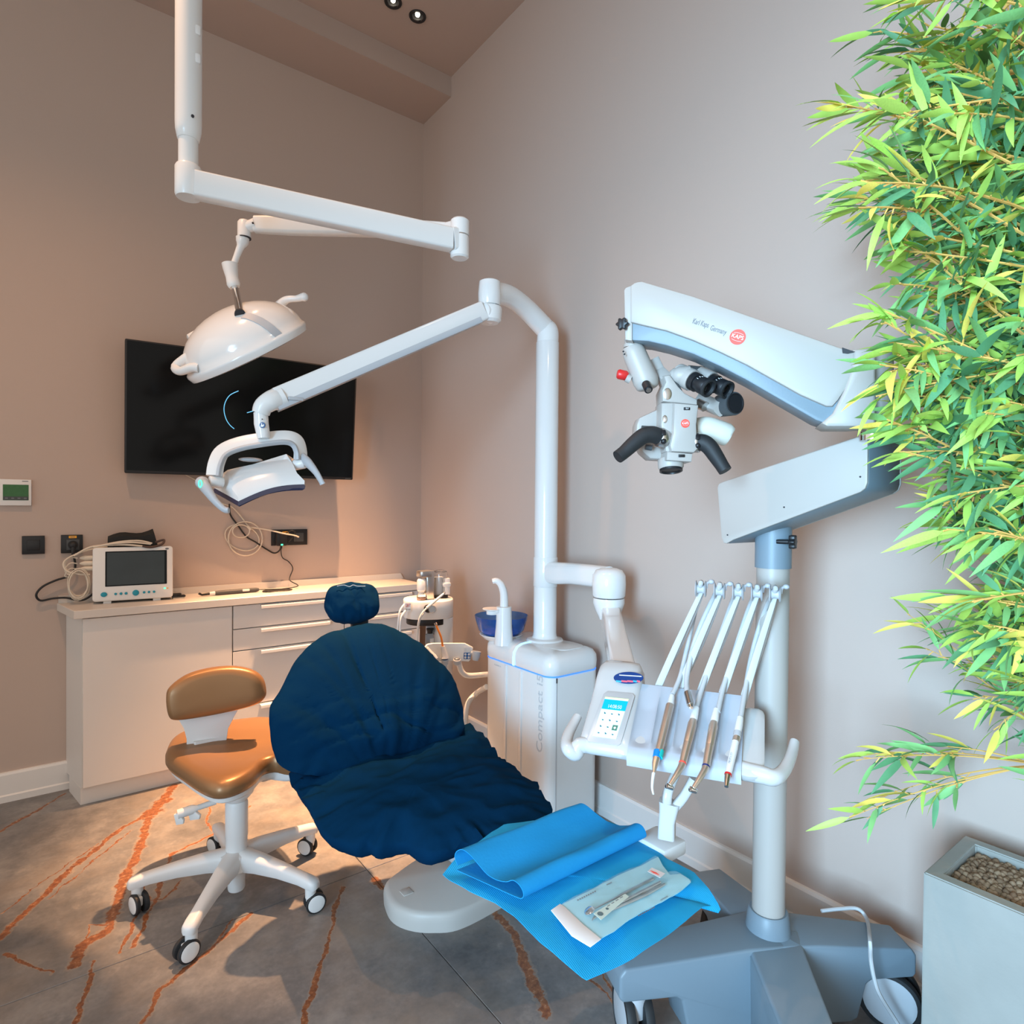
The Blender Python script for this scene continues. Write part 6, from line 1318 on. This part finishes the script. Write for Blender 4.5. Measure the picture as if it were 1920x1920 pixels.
for k in range(260):
    y = rb.uniform(-40, 1300); xl = envx(y); u = rb.random()**1.15; x = xl+45+(1990-xl)*u
    tip = outward(y, x)
    # root on the nearest cane, lower than the tip
    c = min(canes, key=lambda P: (P[5]-tip).to_2d().length*rb.uniform(.6, 1.4)); zt_ = tip.z-rb.uniform(-.02, .30)
    zt_ = max(PZ+.25, min(zt_, c[-1].z-.05)); root = min(c, key=lambda p: abs(p.z-zt_)).copy()
    Lb = (tip-root).length
    branch(tip, root, rb.uniform(.01, .06)*Lb*3, int(9+Lb*30+3), fullfrom=.30 if Lb > .3 else .1)
# low sprays against the wall
for tips, root in (([(1605, 1425), (1625, 1415), (1700, 1400)], (1935, 1432)), ([(1595, 1532), (1625, 1535), (1650, 1495)], (1935, 1436)), ([(1735, 1215), (1700, 1150)], (1925, 1345)), ([(1830, 1310), (1870, 1365)], (1940, 1330))):
    for j, tp in enumerate(tips):
        rp = at(*root, d=1.42); e_ = at(*tp, d=1.40+.03*j)
        branch(e_, rp, .03, (12, 9, 7)[j], .0022, .35)
# leaf meshes: lens shaped blade folded along the midrib, with a bend
def leafmesh(bend, mi, w=.085):
    tq = NB(); n = 6; C_, A_, B_ = [], [], []
    for i in range(n+1):
        s = i/n; ww = w*(math.sin(PI*min(1, s*.97+.03)**.75)**.8)*(1 if i < n else 0); z = -bend*s*s
        C_.append(tq.verts.new((s, 0, z))); 
        if 0 < i < n: A_.append(tq.verts.new((s, ww, z+.25*ww))); B_.append(tq.verts.new((s, -ww, z+.25*ww)))
        else: A_.append(None); B_.append(None)
    for i in range(n):
        for S_ in (A_, B_):
            q = [v for v in (C_[i], C_[i+1], S_[i+1], S_[i]) if v]
            if S_ is B_: q = q[::-1]
            if len(q) >= 3: tq.faces.new(q)
    me = bpy.data.meshes.new('leaf'); tq.to_mesh(me); tq.free(); me.materials.append(LM[mi])
    for p in me.polygons: p.use_smooth = True
    return me
LMS = [[leafmesh(b, mi, w) for b, w in ((.05, .080), (.22, .068), (.38, .074))] for mi in range(4)]
def px_of(p):
    d = p-EYE; z = d.dot(FW); return 960+F*d.dot(RT)/z, 960-F*d.dot(UP)/z, z
keep = []
for L_ in leaves:
    p = L_[0]
    if L_[0].x + L_[1].x*L_[2] > R-.04: continue
    if 1.18 < p.z < 1.95 and (p.y > .50 or (p+L_[1]*L_[2]).y > .50): continue
    x, y, z = px_of(p); x2, y2, z2 = px_of(p+L_[1]*L_[2])
    if z < .75: continue
    vis = (-40 < x < 1925 or x2 < 1925) and -60 < y < 1930
    keep.append((0 if vis else 1, -L_[2]/z, L_, (x, y)))
keep.sort(key=lambda k: (k[0], k[2][0].dot(FW)))
def leafmx(L_):
    p, d_, L, s, rnd = L_; y = V((0, 0, 1)).cross(d_); y = y.normalized() if y.length > .05 else V((1, 0, 0)); a = (rnd-.5)*2.2; z = d_.cross(y); y2 = y*math.cos(a)+z*math.sin(a); z2 = d_.cross(y2)
    m = Matrix((d_*L, y2*L, z2*L)).transposed().to_4x4(); m.translation = p; return m
def lcol(L_):
    r_ = (L_[4]*7.31) % 1; s = L_[3]
    if s > .9 and r_ < .45: return 2
    return 3 if r_ > .90 else 2 if r_ > .66 else 1 if r_ > .30 else 0
inv = WM[t].inverted(); fol = [NB() for _ in range(4)]
bulk = NB()
for i, (v_, _, L_, _) in enumerate(keep):
    mi = lcol(L_); me = LMS[mi][int(L_[4]*97) % 3]; m = leafmx(L_)
    if i < 298:
        o = bpy.data.objects.new('leaf', me); COL.objects.link(o); o.parent = t; o.matrix_local = inv @ m; WM[o] = WM[t]
    else:
        n0 = len(bulk.faces); bulk.verts.ensure_lookup_table(); tq = NB(); tq.from_mesh(me); tq.transform(m)
        for f in tq.faces: f.material_index = mi
        vs = [bulk.verts.new(v.co) for v in tq.verts]; tq.verts.index_update()
        for f in tq.faces:
            nf = bulk.faces.new([vs[v.index] for v in f.verts]); nf.material_index = mi; nf.smooth = True
        tq.free()
bulk.transform(inv); me = bpy.data.meshes.new('foliage'); bulk.to_mesh(me); bulk.free()
for m in LM: me.materials.append(m)
o = bpy.data.objects.new('foliage', me); COL.objects.link(o); o.parent = t; o['kind'] = 'stuff'; WM[o] = WM[t]
obj('leaf_stalks', twig, STEM, t, kind='stuff')
